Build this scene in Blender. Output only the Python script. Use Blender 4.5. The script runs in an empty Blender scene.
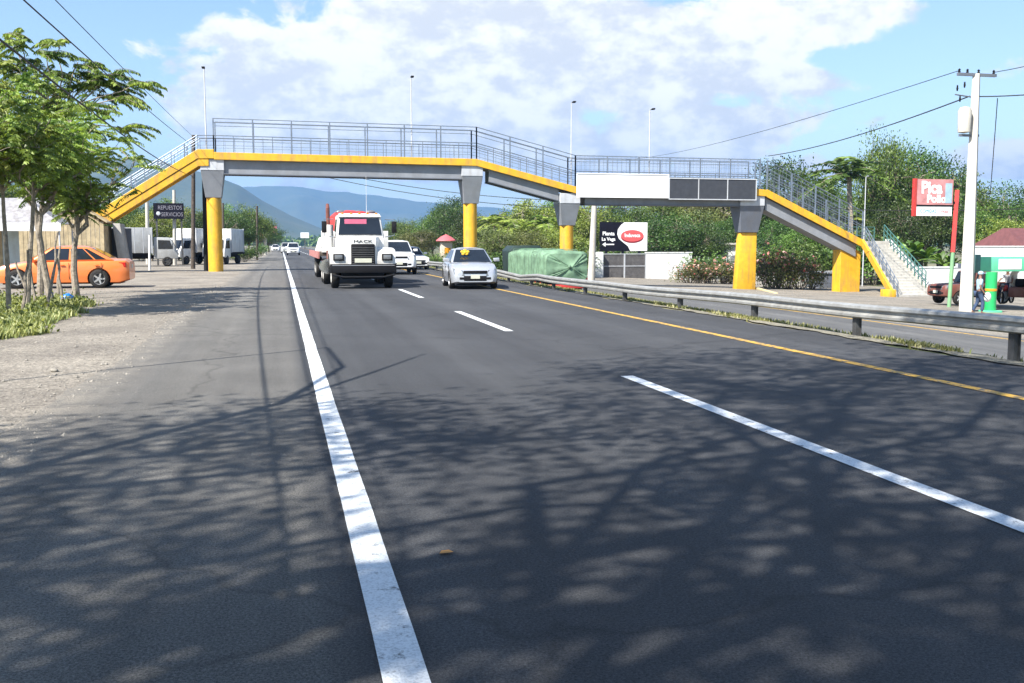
import bpy, bmesh, math, random
import numpy as np
from mathutils import Vector, Matrix, Euler, noise
R = math.radians
scn = bpy.context.scene
col = scn.collection
random.seed(7); rng = np.random.default_rng(11)

# ------------------------------------------------------------------ view geometry (surveying helper)
F = 1000.; CX = 512; CY = 341.5; EYE = 1.6
YAW = math.atan(.23); PIT = math.atan((CY-244)/F)
def ray(px, py):
    x = (px-CX)/F; y = -(py-CY)/F
    f = math.cos(PIT)+y*math.sin(PIT); u = -math.sin(PIT)+y*math.cos(PIT)
    return (x*math.cos(YAW)+f*math.sin(YAW), f*math.cos(YAW)-x*math.sin(YAW), u)
def P(px, py, Y):
    d = ray(px, py); t = Y/d[1]
    return Vector((d[0]*t, Y, EYE+d[2]*t))
def G(px, py, Z=0.):
    d = ray(px, py); t = (Z-EYE)/d[2]
    return Vector((d[0]*t, d[1]*t, Z))

# ------------------------------------------------------------------ materials
def newmat(name):
    m = bpy.data.materials.new(name); m.use_nodes = True
    nt = m.node_tree; b = nt.nodes['Principled BSDF']
    return m, nt, b
def N(nt, t, **kw):
    n = nt.nodes.new(t)
    for k, v in kw.items():
        if k in n.inputs.keys() if isinstance(k, str) else False: n.inputs[k].default_value = v
        else: setattr(n, k, v)
    return n
def lk(nt, a, b): nt.links.new(a, b)
def mat(name, c, rough=.6, metal=0., var=.12, scale=3., bump=0., bscale=40., coat=0., c2=None, dirt=0.):
    m, nt, b = newmat(name)
    b.inputs['Roughness'].default_value = rough; b.inputs['Metallic'].default_value = metal
    if coat: b.inputs['Coat Weight'].default_value = coat; b.inputs['Coat Roughness'].default_value = .08
    tc = N(nt, 'ShaderNodeTexCoord')
    n = N(nt, 'ShaderNodeTexNoise'); n.inputs['Scale'].default_value = scale; n.inputs['Detail'].default_value = 6
    n.inputs['Roughness'].default_value = .65
    lk(nt, tc.outputs['Object'], n.inputs['Vector'])
    r = N(nt, 'ShaderNodeValToRGB')
    r.color_ramp.elements[0].position = .3; r.color_ramp.elements[1].position = .7
    d = c2 if c2 else tuple(x*(1-var*1.6) for x in c)
    r.color_ramp.elements[0].color = (*d, 1)
    r.color_ramp.elements[1].color = (*[min(1, x*(1+(0 if c2 else var*.4))) for x in c], 1)
    lk(nt, n.outputs['Fac'], r.inputs['Fac']); out = r.outputs['Color']
    if dirt:
        n2 = N(nt, 'ShaderNodeTexNoise'); n2.inputs['Scale'].default_value = scale*.45; n2.inputs['Detail'].default_value = 9
        mp = N(nt, 'ShaderNodeMapping'); mp.inputs['Scale'].default_value = (3, 3, .5)
        lk(nt, tc.outputs['Object'], mp.inputs['Vector']); lk(nt, mp.outputs['Vector'], n2.inputs['Vector'])
        r2 = N(nt, 'ShaderNodeValToRGB'); r2.color_ramp.elements[0].position = .48; r2.color_ramp.elements[1].position = .72
        lk(nt, n2.outputs['Fac'], r2.inputs['Fac'])
        mx = N(nt, 'ShaderNodeMixRGB'); mx.inputs['Color2'].default_value = (.16, .13, .1, 1)
        ml = N(nt, 'ShaderNodeMath', operation='MULTIPLY'); ml.inputs[1].default_value = dirt
        lk(nt, r2.outputs['Color'], ml.inputs[0]); lk(nt, ml.outputs[0], mx.inputs['Fac'])
        lk(nt, out, mx.inputs['Color1']); out = mx.outputs['Color']
    lk(nt, out, b.inputs['Base Color'])
    if bump:
        nb = N(nt, 'ShaderNodeTexNoise'); nb.inputs['Scale'].default_value = bscale; nb.inputs['Detail'].default_value = 5
        lk(nt, tc.outputs['Object'], nb.inputs['Vector'])
        bp = N(nt, 'ShaderNodeBump'); bp.inputs['Strength'].default_value = bump; bp.inputs['Distance'].default_value = .02
        lk(nt, nb.outputs['Fac'], bp.inputs['Height']); lk(nt, bp.outputs['Normal'], b.inputs['Normal'])
    return m

M = {}
M['yellow'] = mat('yellow_paint', (.74, .4, .02), .6, var=.14, scale=2.6, dirt=.5, bump=.3)
M['greypaint'] = mat('grey_paint', (.24, .255, .28), .55, var=.15, scale=1.2, dirt=.25)
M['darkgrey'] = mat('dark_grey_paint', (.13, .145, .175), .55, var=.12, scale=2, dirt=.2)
M['panelgrey'] = mat('charcoal_panel', (.055, .06, .072), .5, var=.15)
M['lightgrey'] = mat('light_grey_paint', (.5, .52, .55), .6, var=.12, scale=2, dirt=.25)
M['concrete'] = mat('concrete', (.46, .44, .4), .85, var=.2, scale=2, bump=.3, dirt=.3)
M['paleconc'] = mat('sunbleached_concrete', (.6, .57, .51), .85, var=.15, scale=3, bump=.3, dirt=.2)
M['poleconc'] = mat('pole_concrete', (.5, .475, .42), .85, var=.12, scale=3, bump=.2, dirt=.25)
M['railpaint'] = mat('railing_paint', (.19, .23, .29), .45, .3, var=.2)
M['railgreen'] = mat('green_railing_paint', (.07, .18, .16), .5, .2, var=.2)
M['galv'] = mat('galvanised_steel', (.4, .4, .38), .45, .35, var=.2, scale=4, dirt=.3)
M['post'] = mat('weathered_steel', (.1, .1, .1), .6, .5, var=.3)
M['white'] = mat('white_paint', (.8, .8, .78), .5, var=.05, dirt=.12)
M['whitepanel'] = mat('blank_banner', (.82, .82, .82), .5, var=.02, scale=1)
M['wallwhite'] = mat('whitewash', (.76, .77, .75), .8, var=.1, dirt=.3, bump=.2)
M['black'] = mat('black_rubber', (.02, .02, .021), .8, var=.3, scale=10)
M['tyre'] = mat('tyre_rubber', (.035, .033, .031), .85, var=.3, scale=8)
M['rim'] = mat('alloy_rim', (.55, .55, .56), .3, .7, var=.1)
M['darkplastic'] = mat('dark_plastic', (.013, .013, .015), .5, var=.2)
M['chrome'] = mat('chrome', (.7, .7, .7), .15, 1., var=.05)
M['wood'] = mat('weathered_wood', (.09, .07, .055), .85, var=.4, scale=6, bump=.4)
M['paleWood'] = mat('beige_boards', (.5, .4, .24), .8, var=.3, scale=3, bump=.2, dirt=.3)
M['bark'] = mat('bark', (.2, .16, .12), .9, var=.45, scale=9, bump=.6, bscale=25)
M['palebark'] = mat('pale_bark', (.33, .28, .22), .9, var=.4, scale=9, bump=.6, bscale=25)
M['red'] = mat('red_paint', (.55, .035, .03), .5, var=.15, dirt=.2)
M['redsign'] = mat('red_sign_print', (.75, .1, .1), .4, var=.1)
M['signwhite'] = mat('sign_white', (.85, .85, .84), .4, var=.02)
M['signblack'] = mat('sign_black', (.008, .008, .016), .4, var=.2)
M['green'] = mat('green_paint', (.02, .42, .12), .45, var=.1, dirt=.15)
M['canopygreen'] = mat('green_canopy_paint', (.12, .55, .32), .5, var=.08, dirt=.15)
M['maroonroof'] = mat('maroon_roof', (.15, .055, .055), .7, var=.2)
M['rust'] = mat('red_brown_paint', (.17, .055, .04), .5, var=.25, dirt=.4)
M['orange'] = mat('orange_car_paint', (.8, .21, .05), .3, .15, var=.03, coat=.6)
M['silver'] = mat('silver_car_paint', (.5, .52, .56), .3, .45, var=.03, coat=.6)
M['carwhite'] = mat('white_car_paint', (.8, .81, .82), .3, 0, var=.03, coat=.6)
M['truckwhite'] = mat('white_truck_paint', (.74, .73, .7), .45, 0, var=.08, dirt=.4, scale=2.5)
M['boxgrey'] = mat('grey_van_paint', (.42, .43, .43), .5, .1, var=.1, dirt=.25)
M['glass'] = mat('dark_window_glass', (.015, .02, .028), .05, 0, var=.2, scale=2)
M['lamp'] = mat('lamp_glass', (.2, .21, .22), .08, .3, var=.1)
M['redlamp'] = mat('red_lamp_glass', (.5, .015, .01), .15, 0, var=.1)
M['amber'] = mat('amber_lamp', (.75, .3, .02), .2, 0, var=.1)
M['plate'] = mat('number_plate', (.55, .55, .45), .5, var=.1)
M['roadwhite'] = mat('road_white', (.74, .76, .76), .7, var=.1, scale=5, bump=.3, bscale=60)
M['roadyellow'] = mat('road_yellow', (.62, .36, .04), .7, var=.12, scale=4, bump=.3, c2=(.42, .27, .08))
M['tarp'] = mat('green_tarpaulin', (.17, .29, .18), .75, var=.35, scale=1.8, bump=.5, bscale=6)
M['darktarp'] = mat('dark_tarpaulin', (.015, .035, .03), .6, var=.3, scale=1.5)
M['bluebag'] = mat('blue_plastic', (.02, .2, .65), .35, var=.2)
M['skin'] = mat('skin', (.22, .12, .08), .6, var=.1)
M['shirtblue'] = mat('light_blue_cloth', (.35, .5, .6), .85, var=.15, scale=6)
M['shirtgrey'] = mat('grey_cloth', (.4, .4, .42), .85, var=.15, scale=6)
M['jeans'] = mat('denim', (.04, .07, .14), .85, var=.25, scale=8)
M['stone'] = mat('pale_stone', (.3, .275, .235), .9, var=.3, scale=8)
M['pink'] = mat('pink_sheet', (.55, .12, .2), .5, var=.1)
M['flag'] = mat('sticker_yellow', (.8, .5, .03), .5, var=.1)
M['blue'] = mat('dark_blue_paint', (.03, .06, .2), .5, var=.2)
M['cable'] = mat('cable', (.02, .02, .022), .6, var=.2)
M['thatch'] = mat('grey_roof_sheet', (.33, .32, .33), .7, var=.3, scale=5, dirt=.3)

for k_ in ('darkplastic', 'signblack', 'tyre', 'black', 'panelgrey'):
    M[k_].node_tree.nodes['Principled BSDF'].inputs['Specular IOR Level'].default_value = .15
    M[k_].node_tree.nodes['Principled BSDF'].inputs['Roughness'].default_value = .75
def leafmat(name, c1, c2, trans=.24):
    m, nt, b = newmat(name)
    at = N(nt, 'ShaderNodeAttribute', attribute_name='tone')
    oi = N(nt, 'ShaderNodeObjectInfo')
    tc = N(nt, 'ShaderNodeTexCoord')
    n = N(nt, 'ShaderNodeTexNoise'); n.inputs['Scale'].default_value = .7; n.inputs['Detail'].default_value = 3
    lk(nt, tc.outputs['Object'], n.inputs['Vector'])
    ad = N(nt, 'ShaderNodeMath', operation='ADD'); lk(nt, at.outputs['Fac'], ad.inputs[0]); lk(nt, n.outputs['Fac'], ad.inputs[1])
    hv = N(nt, 'ShaderNodeMath', operation='MULTIPLY_ADD'); lk(nt, ad.outputs[0], hv.inputs[0]); hv.inputs[1].default_value = 1.25; hv.inputs[2].default_value = -.75
    r = N(nt, 'ShaderNodeMixRGB'); r.inputs['Color1'].default_value = (*c1, 1); r.inputs['Color2'].default_value = (*c2, 1); r.use_clamp = True
    lk(nt, hv.outputs[0], r.inputs['Fac'])
    hs = N(nt, 'ShaderNodeHueSaturation')
    mr = N(nt, 'ShaderNodeMapRange'); mr.inputs['To Min'].default_value = .475; mr.inputs['To Max'].default_value = .515
    lk(nt, oi.outputs['Random'], mr.inputs['Value']); lk(nt, mr.outputs['Result'], hs.inputs['Hue'])
    mv = N(nt, 'ShaderNodeMapRange'); mv.inputs['To Min'].default_value = .75; mv.inputs['To Max'].default_value = 1.25
    lk(nt, oi.outputs['Random'], mv.inputs['Value']); lk(nt, mv.outputs['Result'], hs.inputs['Value'])
    lk(nt, r.outputs['Color'], hs.inputs['Color'])
    lk(nt, hs.outputs['Color'], b.inputs['Base Color']); b.inputs['Roughness'].default_value = .5
    tr = N(nt, 'ShaderNodeBsdfTranslucent'); 
    g = N(nt, 'ShaderNodeMixRGB', blend_type='MULTIPLY'); g.inputs['Fac'].default_value = 1; g.inputs['Color2'].default_value = (1., 1., .45, 1)
    lk(nt, hs.outputs['Color'], g.inputs['Color1']); lk(nt, g.outputs['Color'], tr.inputs['Color'])
    mx = N(nt, 'ShaderNodeMixShader'); mx.inputs['Fac'].default_value = trans
    lk(nt, b.outputs['BSDF'], mx.inputs[1]); lk(nt, tr.outputs['BSDF'], mx.inputs[2])
    lk(nt, mx.outputs['Shader'], nt.nodes['Material Output'].inputs['Surface'])
    return m
M['leafA'] = leafmat('leaf_mid_green', (.026, .062, .011), (.15, .25, .04))
M['leafB'] = leafmat('leaf_yellow_green', (.06, .11, .016), (.29, .36, .06))
M['leafC'] = leafmat('leaf_dark_green', (.014, .038, .009), (.085, .155, .028))
M['leafD'] = leafmat('leaf_olive', (.045, .065, .018), (.19, .21, .055))
M['grassleaf'] = leafmat('grass_blade', (.12, .16, .04), (.38, .38, .14))
M['leafF'] = leafmat('leaf_fresh_green', (.075, .14, .022), (.32, .43, .085), .4)
M['flower'] = leafmat('flower_petals', (.5, .12, .1), (.7, .45, .4))

# ------------------------------------------------------------------ mesh builder
class MB:
    def __init__(s): s.v = []; s.f = []
    def add(s, vs, fs):
        o = len(s.v); s.v += [tuple(v) for v in vs]; s.f += [tuple(i+o for i in f) for f in fs]; return s
    def box(s, x0, x1, y0, y1, z0, z1):
        return s.add([(x0,y0,z0),(x1,y0,z0),(x1,y1,z0),(x0,y1,z0),(x0,y0,z1),(x1,y0,z1),(x1,y1,z1),(x0,y1,z1)],
            [(0,3,2,1),(4,5,6,7),(0,1,5,4),(1,2,6,5),(2,3,7,6),(3,0,4,7)])
    def hexa(s, b, t):           # 4 bottom points (ccw from above), 4 top points
        return s.add(list(b)+list(t), [(0,3,2,1),(4,5,6,7),(0,1,5,4),(1,2,6,5),(2,3,7,6),(3,0,4,7)])
    def cyl(s, a, b, r0, r1=None, n=12, cap=True):
        r1 = r0 if r1 is None else r1
        return s.tube([a, b], [r0, r1], n, cap)
    def tube(s, pts, rs, n=8, cap=True):
        pts = [Vector(p) for p in pts]
        if not hasattr(rs, '__len__'): rs = [rs]*len(pts)
        o = len(s.v); up = None
        for i, p in enumerate(pts):
            d = (pts[min(i+1, len(pts)-1)]-pts[max(i-1, 0)]).normalized()
            if up is None: up = Vector((0,0,1)) if abs(d.z) < .9 else Vector((0,1,0))
            x = d.cross(up).normalized(); up = x.cross(d).normalized()
            for k in range(n):
                a = 2*math.pi*k/n
                s.v.append(tuple(p+(x*math.cos(a)+up*math.sin(a))*rs[i]))
        for i in range(len(pts)-1):
            for k in range(n):
                k2 = (k+1) % n
                s.f.append((o+i*n+k, o+i*n+k2, o+(i+1)*n+k2, o+(i+1)*n+k))
        if cap:
            s.f.append(tuple(o+k for k in range(n))[::-1]); s.f.append(tuple(o+(len(pts)-1)*n+k for k in range(n)))
        return s
    def prism(s, poly, axis, a, b):   # polygon (2-D) extruded along an axis
        n = len(poly)
        def mk(p, t): return {'x': (t, p[0], p[1]), 'y': (p[0], t, p[1]), 'z': (p[0], p[1], t)}[axis]
        return s.add([mk(p, a) for p in poly]+[mk(p, b) for p in poly],
            [tuple(range(n))[::-1], tuple(range(n, 2*n))]+[(i, (i+1) % n, n+(i+1) % n, n+i) for i in range(n)])
    def loft(s, rings, cap=True, close=True):
        n = len(rings[0]); o = len(s.v)
        for r in rings: s.v += [tuple(p) for p in r]
        for i in range(len(rings)-1):
            for k in range(n if close else n-1):
                k2 = (k+1) % n
                s.f.append((o+i*n+k, o+i*n+k2, o+(i+1)*n+k2, o+(i+1)*n+k))
        if cap:
            s.f.append(tuple(o+k for k in range(n))[::-1]); s.f.append(tuple(o+(len(rings)-1)*n+k for k in range(n)))
        return s
    def lathe(s, prof, c, axis='x', n=24):   # profile of (r, t)
        o = len(s.v)
        for r, t in prof:
            for k in range(n):
                a = 2*math.pi*k/n
                u, w = r*math.cos(a), r*math.sin(a)
                p = {'x': (t, u, w), 'y': (u, t, w), 'z': (u, w, t)}[axis]
                s.v.append((c[0]+p[0], c[1]+p[1], c[2]+p[2]))
        for i in range(len(prof)-1):
            for k in range(n):
                k2 = (k+1) % n
                s.f.append((o+i*n+k, o+i*n+k2, o+(i+1)*n+k2, o+(i+1)*n+k))
        return s
    def sphere(s, c, r, n=10, sc=(1,1,1)):
        prof = [(max(1e-4, math.sin(math.pi*i/n)), -math.cos(math.pi*i/n)) for i in range(n+1)]
        o = len(s.v); s.lathe(prof, (0,0,0), 'z', n+2)
        for i in range(o, len(s.v)):
            v = s.v[i]; s.v[i] = (c[0]+v[0]*r*sc[0], c[1]+v[1]*r*sc[1], c[2]+v[2]*r*sc[2])
        return s
    def mesh(s, name, m, bevel=0, smooth=True, angle=35, seg=2):
        me = bpy.data.meshes.new(name); me.from_pydata(s.v, [], s.f)
        bm = bmesh.new(); bm.from_mesh(me)
        bmesh.ops.recalc_face_normals(bm, faces=bm.faces)
        if bevel:
            es = [e for e in bm.edges if len(e.link_faces) == 2 and e.calc_face_angle(0) > R(25)]
            bmesh.ops.bevel(bm, geom=es, offset=bevel, segments=seg, profile=.5, affect='EDGES', clamp_overlap=True)
        bm.to_mesh(me); bm.free()
        if smooth:
            me.shade_smooth(); me.set_sharp_from_angle(angle=R(angle))
        me.materials.append(m)
        return me
    def build(s, name, m, parent=None, **kw):
        return link(name, s.mesh(name, m, **kw), parent)

def link(name, me, parent=None):
    o = bpy.data.objects.new(name, me); col.objects.link(o)
    if parent is not None: o.parent = parent
    return o
def thing(name, label, cat, loc=(0,0,0), rotz=0, group=None):
    o = bpy.data.objects.new(name, None); col.objects.link(o); o.empty_display_size = .3
    o.location = loc; o.rotation_euler = (0, 0, rotz)
    o['label'] = label; o['category'] = cat
    if group: o['group'] = group
    return o
def tag(o, label, cat, group=None, kind=None):
    o['label'] = label; o['category'] = cat
    if group: o['group'] = group
    if kind: o['kind'] = kind
    return o
def kind(o, k='structure'): o['kind'] = k; return o
def kids(o): return [c for c in bpy.data.objects if c.parent == o]
def copy_thing(src, loc, rotz=0, scale=None, label=None, group=None, tree=None):
    tree = tree or snapshot(src)
    def rec(t, par):
        c = t[0].copy(); col.objects.link(c)
        if par is not None: c.parent = par
        for k in t[1]: rec(k, c)
        return c
    r = rec(tree, None); r.location = loc; r.rotation_euler = (0, 0, rotz)
    if scale is not None: r.scale = scale
    if label: r['label'] = label
    if group: r['group'] = group
    return r
def snapshot(o): return (o, [snapshot(c) for c in kids(o)])
def text(s, size, m, parent, loc, rot=(R(90), 0, 0), ext=.004, name='lettering', sx=1., bold=0.):
    cu = bpy.data.curves.new(name, 'FONT'); cu.body = s; cu.size = size; cu.align_x = 'CENTER'; cu.align_y = 'CENTER'
    cu.extrude = ext; cu.offset = bold; cu.resolution_u = 3
    t = bpy.data.objects.new('tmp', cu); col.objects.link(t)
    me = bpy.data.meshes.new_from_object(t); bpy.data.objects.remove(t)
    me.materials.clear(); me.materials.append(m)
    o = link(name, me, parent); o.location = loc; o.rotation_euler = rot; o.scale = (sx, 1, 1)
    return o
def evalmesh(o):
    bpy.context.view_layer.update()
    dg = bpy.context.evaluated_depsgraph_get()
    return bpy.data.meshes.new_from_object(o.evaluated_get(dg))
def boolcut(me, cutter, m):
    a = bpy.data.objects.new('a', me); b = bpy.data.objects.new('b', cutter)
    col.objects.link(a); col.objects.link(b)
    md = a.modifiers.new('b', 'BOOLEAN'); md.operation = 'DIFFERENCE'; md.object = b; md.solver = 'EXACT'
    r = evalmesh(a); bpy.data.objects.remove(a); bpy.data.objects.remove(b)
    r.materials.clear(); r.materials.append(m)
    r.polygons.foreach_set('material_index', [0]*len(r.polygons))
    r.shade_smooth(); r.set_sharp_from_angle(angle=R(32))
    return r

# ------------------------------------------------------------------ ground, roads
def zprof(x):
    pts = [(-1e4,0),(9.6,0),(10.3,-.1),(12.1,-1.13),(21,-1.15),(28,-1.3),(36,-1.6),(1e5,-1.6)]
    for (a, za), (b, zb) in zip(pts, pts[1:]):
        if x <= b: return za+(zb-za)*(x-a)/(b-a)
    return -1.6

def sheet(name, xs, ys, m, dz=0, jitter=None):
    v = []; f = []
    for j, y in enumerate(ys):
        for i, x in enumerate(xs):
            xx = x
            if jitter and i in jitter: xx += jitter[i](y)
            v.append((xx, y, zprof(x)+dz))
    n = len(xs)
    for j in range(len(ys)-1):
        for i in range(n-1): f.append((j*n+i, j*n+i+1, (j+1)*n+i+1, (j+1)*n+i))
    me = bpy.data.meshes.new(name); me.from_pydata(v, [], f); me.materials.append(m)
    return kind(link(name, me))

def ground_mat():
    m, nt, b = newmat('verge_ground'); b.inputs['Roughness'].default_value = .95
    tc = N(nt, 'ShaderNodeTexCoord')
    n = N(nt, 'ShaderNodeTexNoise'); n.inputs['Scale'].default_value = .12; n.inputs['Detail'].default_value = 8
    n2 = N(nt, 'ShaderNodeTexNoise'); n2.inputs['Scale'].default_value = 3; n2.inputs['Detail'].default_value = 8
    lk(nt, tc.outputs['Object'], n.inputs['Vector']); lk(nt, tc.outputs['Object'], n2.inputs['Vector'])
    r = N(nt, 'ShaderNodeValToRGB'); e = r.color_ramp.elements
    e[0].position = .4; e[0].color = (.09, .11, .04, 1); e[1].position = .62; e[1].color = (.22, .19, .12, 1)
    r2 = N(nt, 'ShaderNodeMixRGB', blend_type='MULTIPLY'); r2.inputs['Fac'].default_value = .6
    lk(nt, n.outputs['Fac'], r.inputs['Fac']); lk(nt, r.outputs['Color'], r2.inputs['Color1'])
    r3 = N(nt, 'ShaderNodeValToRGB'); r3.color_ramp.elements[0].position = .3; r3.color_ramp.elements[0].color = (.4, .4, .4, 1); r3.color_ramp.elements[1].position = .6
    lk(nt, n2.outputs['Fac'], r3.inputs['Fac']); lk(nt, r3.outputs['Color'], r2.inputs['Color2'])
    lk(nt, r2.outputs['Color'], b.inputs['Base Color'])
    bp = N(nt, 'ShaderNodeBump'); bp.inputs['Strength'].default_value = .6; bp.inputs['Distance'].default_value = .05
    lk(nt, n2.outputs['Fac'], bp.inputs['Height']); lk(nt, bp.outputs['Normal'], b.inputs['Normal'])
    return m

def gravel_mat(name, ca, cb, asphalt_edge=False):
    m, nt, b = newmat(name); b.inputs['Roughness'].default_value = .95
    tc = N(nt, 'ShaderNodeTexCoord')
    big = N(nt, 'ShaderNodeTexNoise'); big.inputs['Scale'].default_value = .5; big.inputs['Detail'].default_value = 7
    fine = N(nt, 'ShaderNodeTexVoronoi'); fine.inputs['Scale'].default_value = 28
    fn = N(nt, 'ShaderNodeTexNoise'); fn.inputs['Scale'].default_value = 26; fn.inputs['Detail'].default_value = 6; fn.inputs['Roughness'].default_value = .8
    for q in (big, fine, fn): lk(nt, tc.outputs['Object'], q.inputs['Vector'])
    r = N(nt, 'ShaderNodeMixRGB'); r.inputs['Color1'].default_value = (*ca, 1); r.inputs['Color2'].default_value = (*cb, 1)
    rr = N(nt, 'ShaderNodeMapRange'); rr.inputs['From Min'].default_value = .35; rr.inputs['From Max'].default_value = .65
    lk(nt, big.outputs['Fac'], rr.inputs['Value']); lk(nt, rr.outputs['Result'], r.inputs['Fac'])
    v = N(nt, 'ShaderNodeMixRGB', blend_type='MULTIPLY'); v.inputs['Fac'].default_value = 1
    gr = N(nt, 'ShaderNodeValToRGB'); gr.color_ramp.elements[0].position = .35; gr.color_ramp.elements[0].color = (.22, .22, .22, 1)
    gr.color_ramp.elements[1].position = .62; gr.color_ramp.elements[1].color = (1.15, 1.15, 1.15, 1)
    lk(nt, fn.outputs['Fac'], gr.inputs['Fac']); lk(nt, r.outputs['Color'], v.inputs['Color1']); lk(nt, gr.outputs['Color'], v.inputs['Color2'])
    md_ = N(nt, 'ShaderNodeTexNoise'); md_.inputs['Scale'].default_value = 6; md_.inputs['Detail'].default_value = 8; md_.inputs['Roughness'].default_value = .75; lk(nt, tc.outputs['Object'], md_.inputs['Vector'])
    mr_ = N(nt, 'ShaderNodeValToRGB'); mr_.color_ramp.elements[0].position = .36; mr_.color_ramp.elements[0].color = (.55, .54, .53, 1); mr_.color_ramp.elements[1].position = .58; mr_.color_ramp.elements[1].color = (1.1, 1.1, 1.1, 1)
    lk(nt, md_.outputs['Fac'], mr_.inputs['Fac']); v0 = N(nt, 'ShaderNodeMixRGB', blend_type='MULTIPLY'); v0.inputs['Fac'].default_value = .8; lk(nt, v.outputs['Color'], v0.inputs['Color1']); lk(nt, mr_.outputs['Color'], v0.inputs['Color2']); v = v0
    v2 = N(nt, 'ShaderNodeMixRGB', blend_type='MULTIPLY'); v2.inputs['Fac'].default_value = .3
    lk(nt, v.outputs['Color'], v2.inputs['Color1']); lk(nt, fine.outputs['Distance'], v2.inputs['Color2'])
    lk(nt, v2.outputs['Color'], b.inputs['Base Color'])
    bp = N(nt, 'ShaderNodeBump'); bp.inputs['Strength'].default_value = .8; bp.inputs['Distance'].default_value = .02
    lk(nt, fn.outputs['Fac'], bp.inputs['Height']); lk(nt, bp.outputs['Normal'], b.inputs['Normal'])
    return m

def asphalt_mat(name, base, shoulder=None, split=0.2, dustx=None):
    m, nt, b = newmat(name); b.inputs['Roughness'].default_value = .8
    b.inputs['Specular IOR Level'].default_value = .35
    tc = N(nt, 'ShaderNodeTexCoord'); O = tc.outputs['Object']
    sx = N(nt, 'ShaderNodeSeparateXYZ'); lk(nt, O, sx.inputs[0])
    def noise_(scale, det=6, rough=.6, sc=None):
        n = N(nt, 'ShaderNodeTexNoise'); n.inputs['Scale'].default_value = scale; n.inputs['Detail'].default_value = det; n.inputs['Roughness'].default_value = rough
        if sc:
            mp = N(nt, 'ShaderNodeMapping'); mp.inputs['Scale'].default_value = sc; lk(nt, O, mp.inputs['Vector']); lk(nt, mp.outputs['Vector'], n.inputs['Vector'])
        else: lk(nt, O, n.inputs['Vector'])
        return n.outputs['Fac']
    def ramp(f, p0, c0, p1, c1):
        r = N(nt, 'ShaderNodeValToRGB'); e = r.color_ramp.elements
        e[0].position = p0; e[0].color = (*c0, 1); e[1].position = p1; e[1].color = (*c1, 1); lk(nt, f, r.inputs['Fac']); return r.outputs['Color']
    def mul(a, bb, fac=1.):
        x = N(nt, 'ShaderNodeMixRGB', blend_type='MULTIPLY'); x.inputs['Fac'].default_value = fac; lk(nt, a, x.inputs['Color1']); lk(nt, bb, x.inputs['Color2']); return x.outputs['Color']
    patches = ramp(noise_(.35, 6), .3, tuple(k*.84 for k in base), .7, tuple(k*1.16 for k in base))
    if shoulder:
        mr = N(nt, 'ShaderNodeMapRange'); mr.inputs['From Min'].default_value = split+.05; mr.inputs['From Max'].default_value = split-.15
        lk(nt, sx.outputs['X'], mr.inputs['Value'])
        sh = ramp(noise_(.7, 8), .3, tuple(k*.85 for k in shoulder), .7, tuple(k*1.15 for k in shoulder))
        x = N(nt, 'ShaderNodeMixRGB'); lk(nt, mr.outputs['Result'], x.inputs['Fac']); lk(nt, patches, x.inputs['Color1']); lk(nt, sh, x.inputs['Color2'])
        patches = x.outputs['Color']
        # dusty outer edge of the shoulder
        md = N(nt, 'ShaderNodeMapRange'); md.inputs['From Min'].default_value = -1.5; md.inputs['From Max'].default_value = -2.5; lk(nt, sx.outputs['X'], md.inputs['Value'])
        nn = N(nt, 'ShaderNodeMath', operation='MULTIPLY'); lk(nt, md.outputs['Result'], nn.inputs[0])
        rr = ramp(noise_(2.2, 10, .75), .36, (.1, .1, .1), .58, (1, 1, 1)); lk(nt, rr, nn.inputs[1])
        x = N(nt, 'ShaderNodeMixRGB'); lk(nt, nn.outputs[0], x.inputs['Fac']); lk(nt, patches, x.inputs['Color1']); x.inputs['Color2'].default_value = (.34, .305, .25, 1)
        patches = x.outputs['Color']
    streak = ramp(noise_(1.0, 5, .6, (2.2, .06, 1)), .35, (.86, .86, .86), .65, (1.1, 1.1, 1.1))
    grain = ramp(noise_(75, 4, .95), .38, (.3, .3, .31), .64, (1.75, 1.73, 1.7))
    vor = N(nt, 'ShaderNodeTexVoronoi'); vor.inputs['Scale'].default_value = 75; lk(nt, O, vor.inputs['Vector'])
    chips = ramp(vor.outputs['Distance'], .0, (1.35, 1.33, 1.28), .35, (.9, .9, .9))
    c = mul(mul(patches, streak), grain); c = mul(c, chips, .6)
    # wheel tracks, sealed cracks, joints and stains
    tr_ = N(nt, 'ShaderNodeMath', operation='SINE'); tm = N(nt, 'ShaderNodeMath', operation='MULTIPLY_ADD'); lk(nt, sx.outputs['X'], tm.inputs[0]); tm.inputs[1].default_value = 3.49; tm.inputs[2].default_value = -.9; lk(nt, tm.outputs[0], tr_.inputs[0])
    c = mul(c, ramp(tr_.outputs[0], .1, (.93, .93, .93), .95, (1.1, 1.095, 1.08)))
    nz = N(nt, 'ShaderNodeTexNoise'); nz.inputs['Scale'].default_value = 1.3; nz.inputs['Detail'].default_value = 7; lk(nt, O, nz.inputs['Vector'])
    ad = N(nt, 'ShaderNodeVectorMath', operation='MULTIPLY_ADD'); lk(nt, nz.outputs['Color'], ad.inputs[0]); ad.inputs[1].default_value = (1.1, 1.1, 0); lk(nt, O, ad.inputs[2])
    vc = N(nt, 'ShaderNodeTexVoronoi', feature='DISTANCE_TO_EDGE'); vc.inputs['Scale'].default_value = .16; lk(nt, ad.outputs[0], vc.inputs['Vector'])
    ck = ramp(vc.outputs['Distance'], .0018, (.45, .45, .45), .005, (1, 1, 1)); c = mul(c, ck, .55)
    st = ramp(noise_(.9, 4, .5, (1, .35, 1)), .66, (1, 1, 1), .74, (.72, .72, .72)); c = mul(c, st)
    lk(nt, c, b.inputs['Base Color'])
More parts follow.
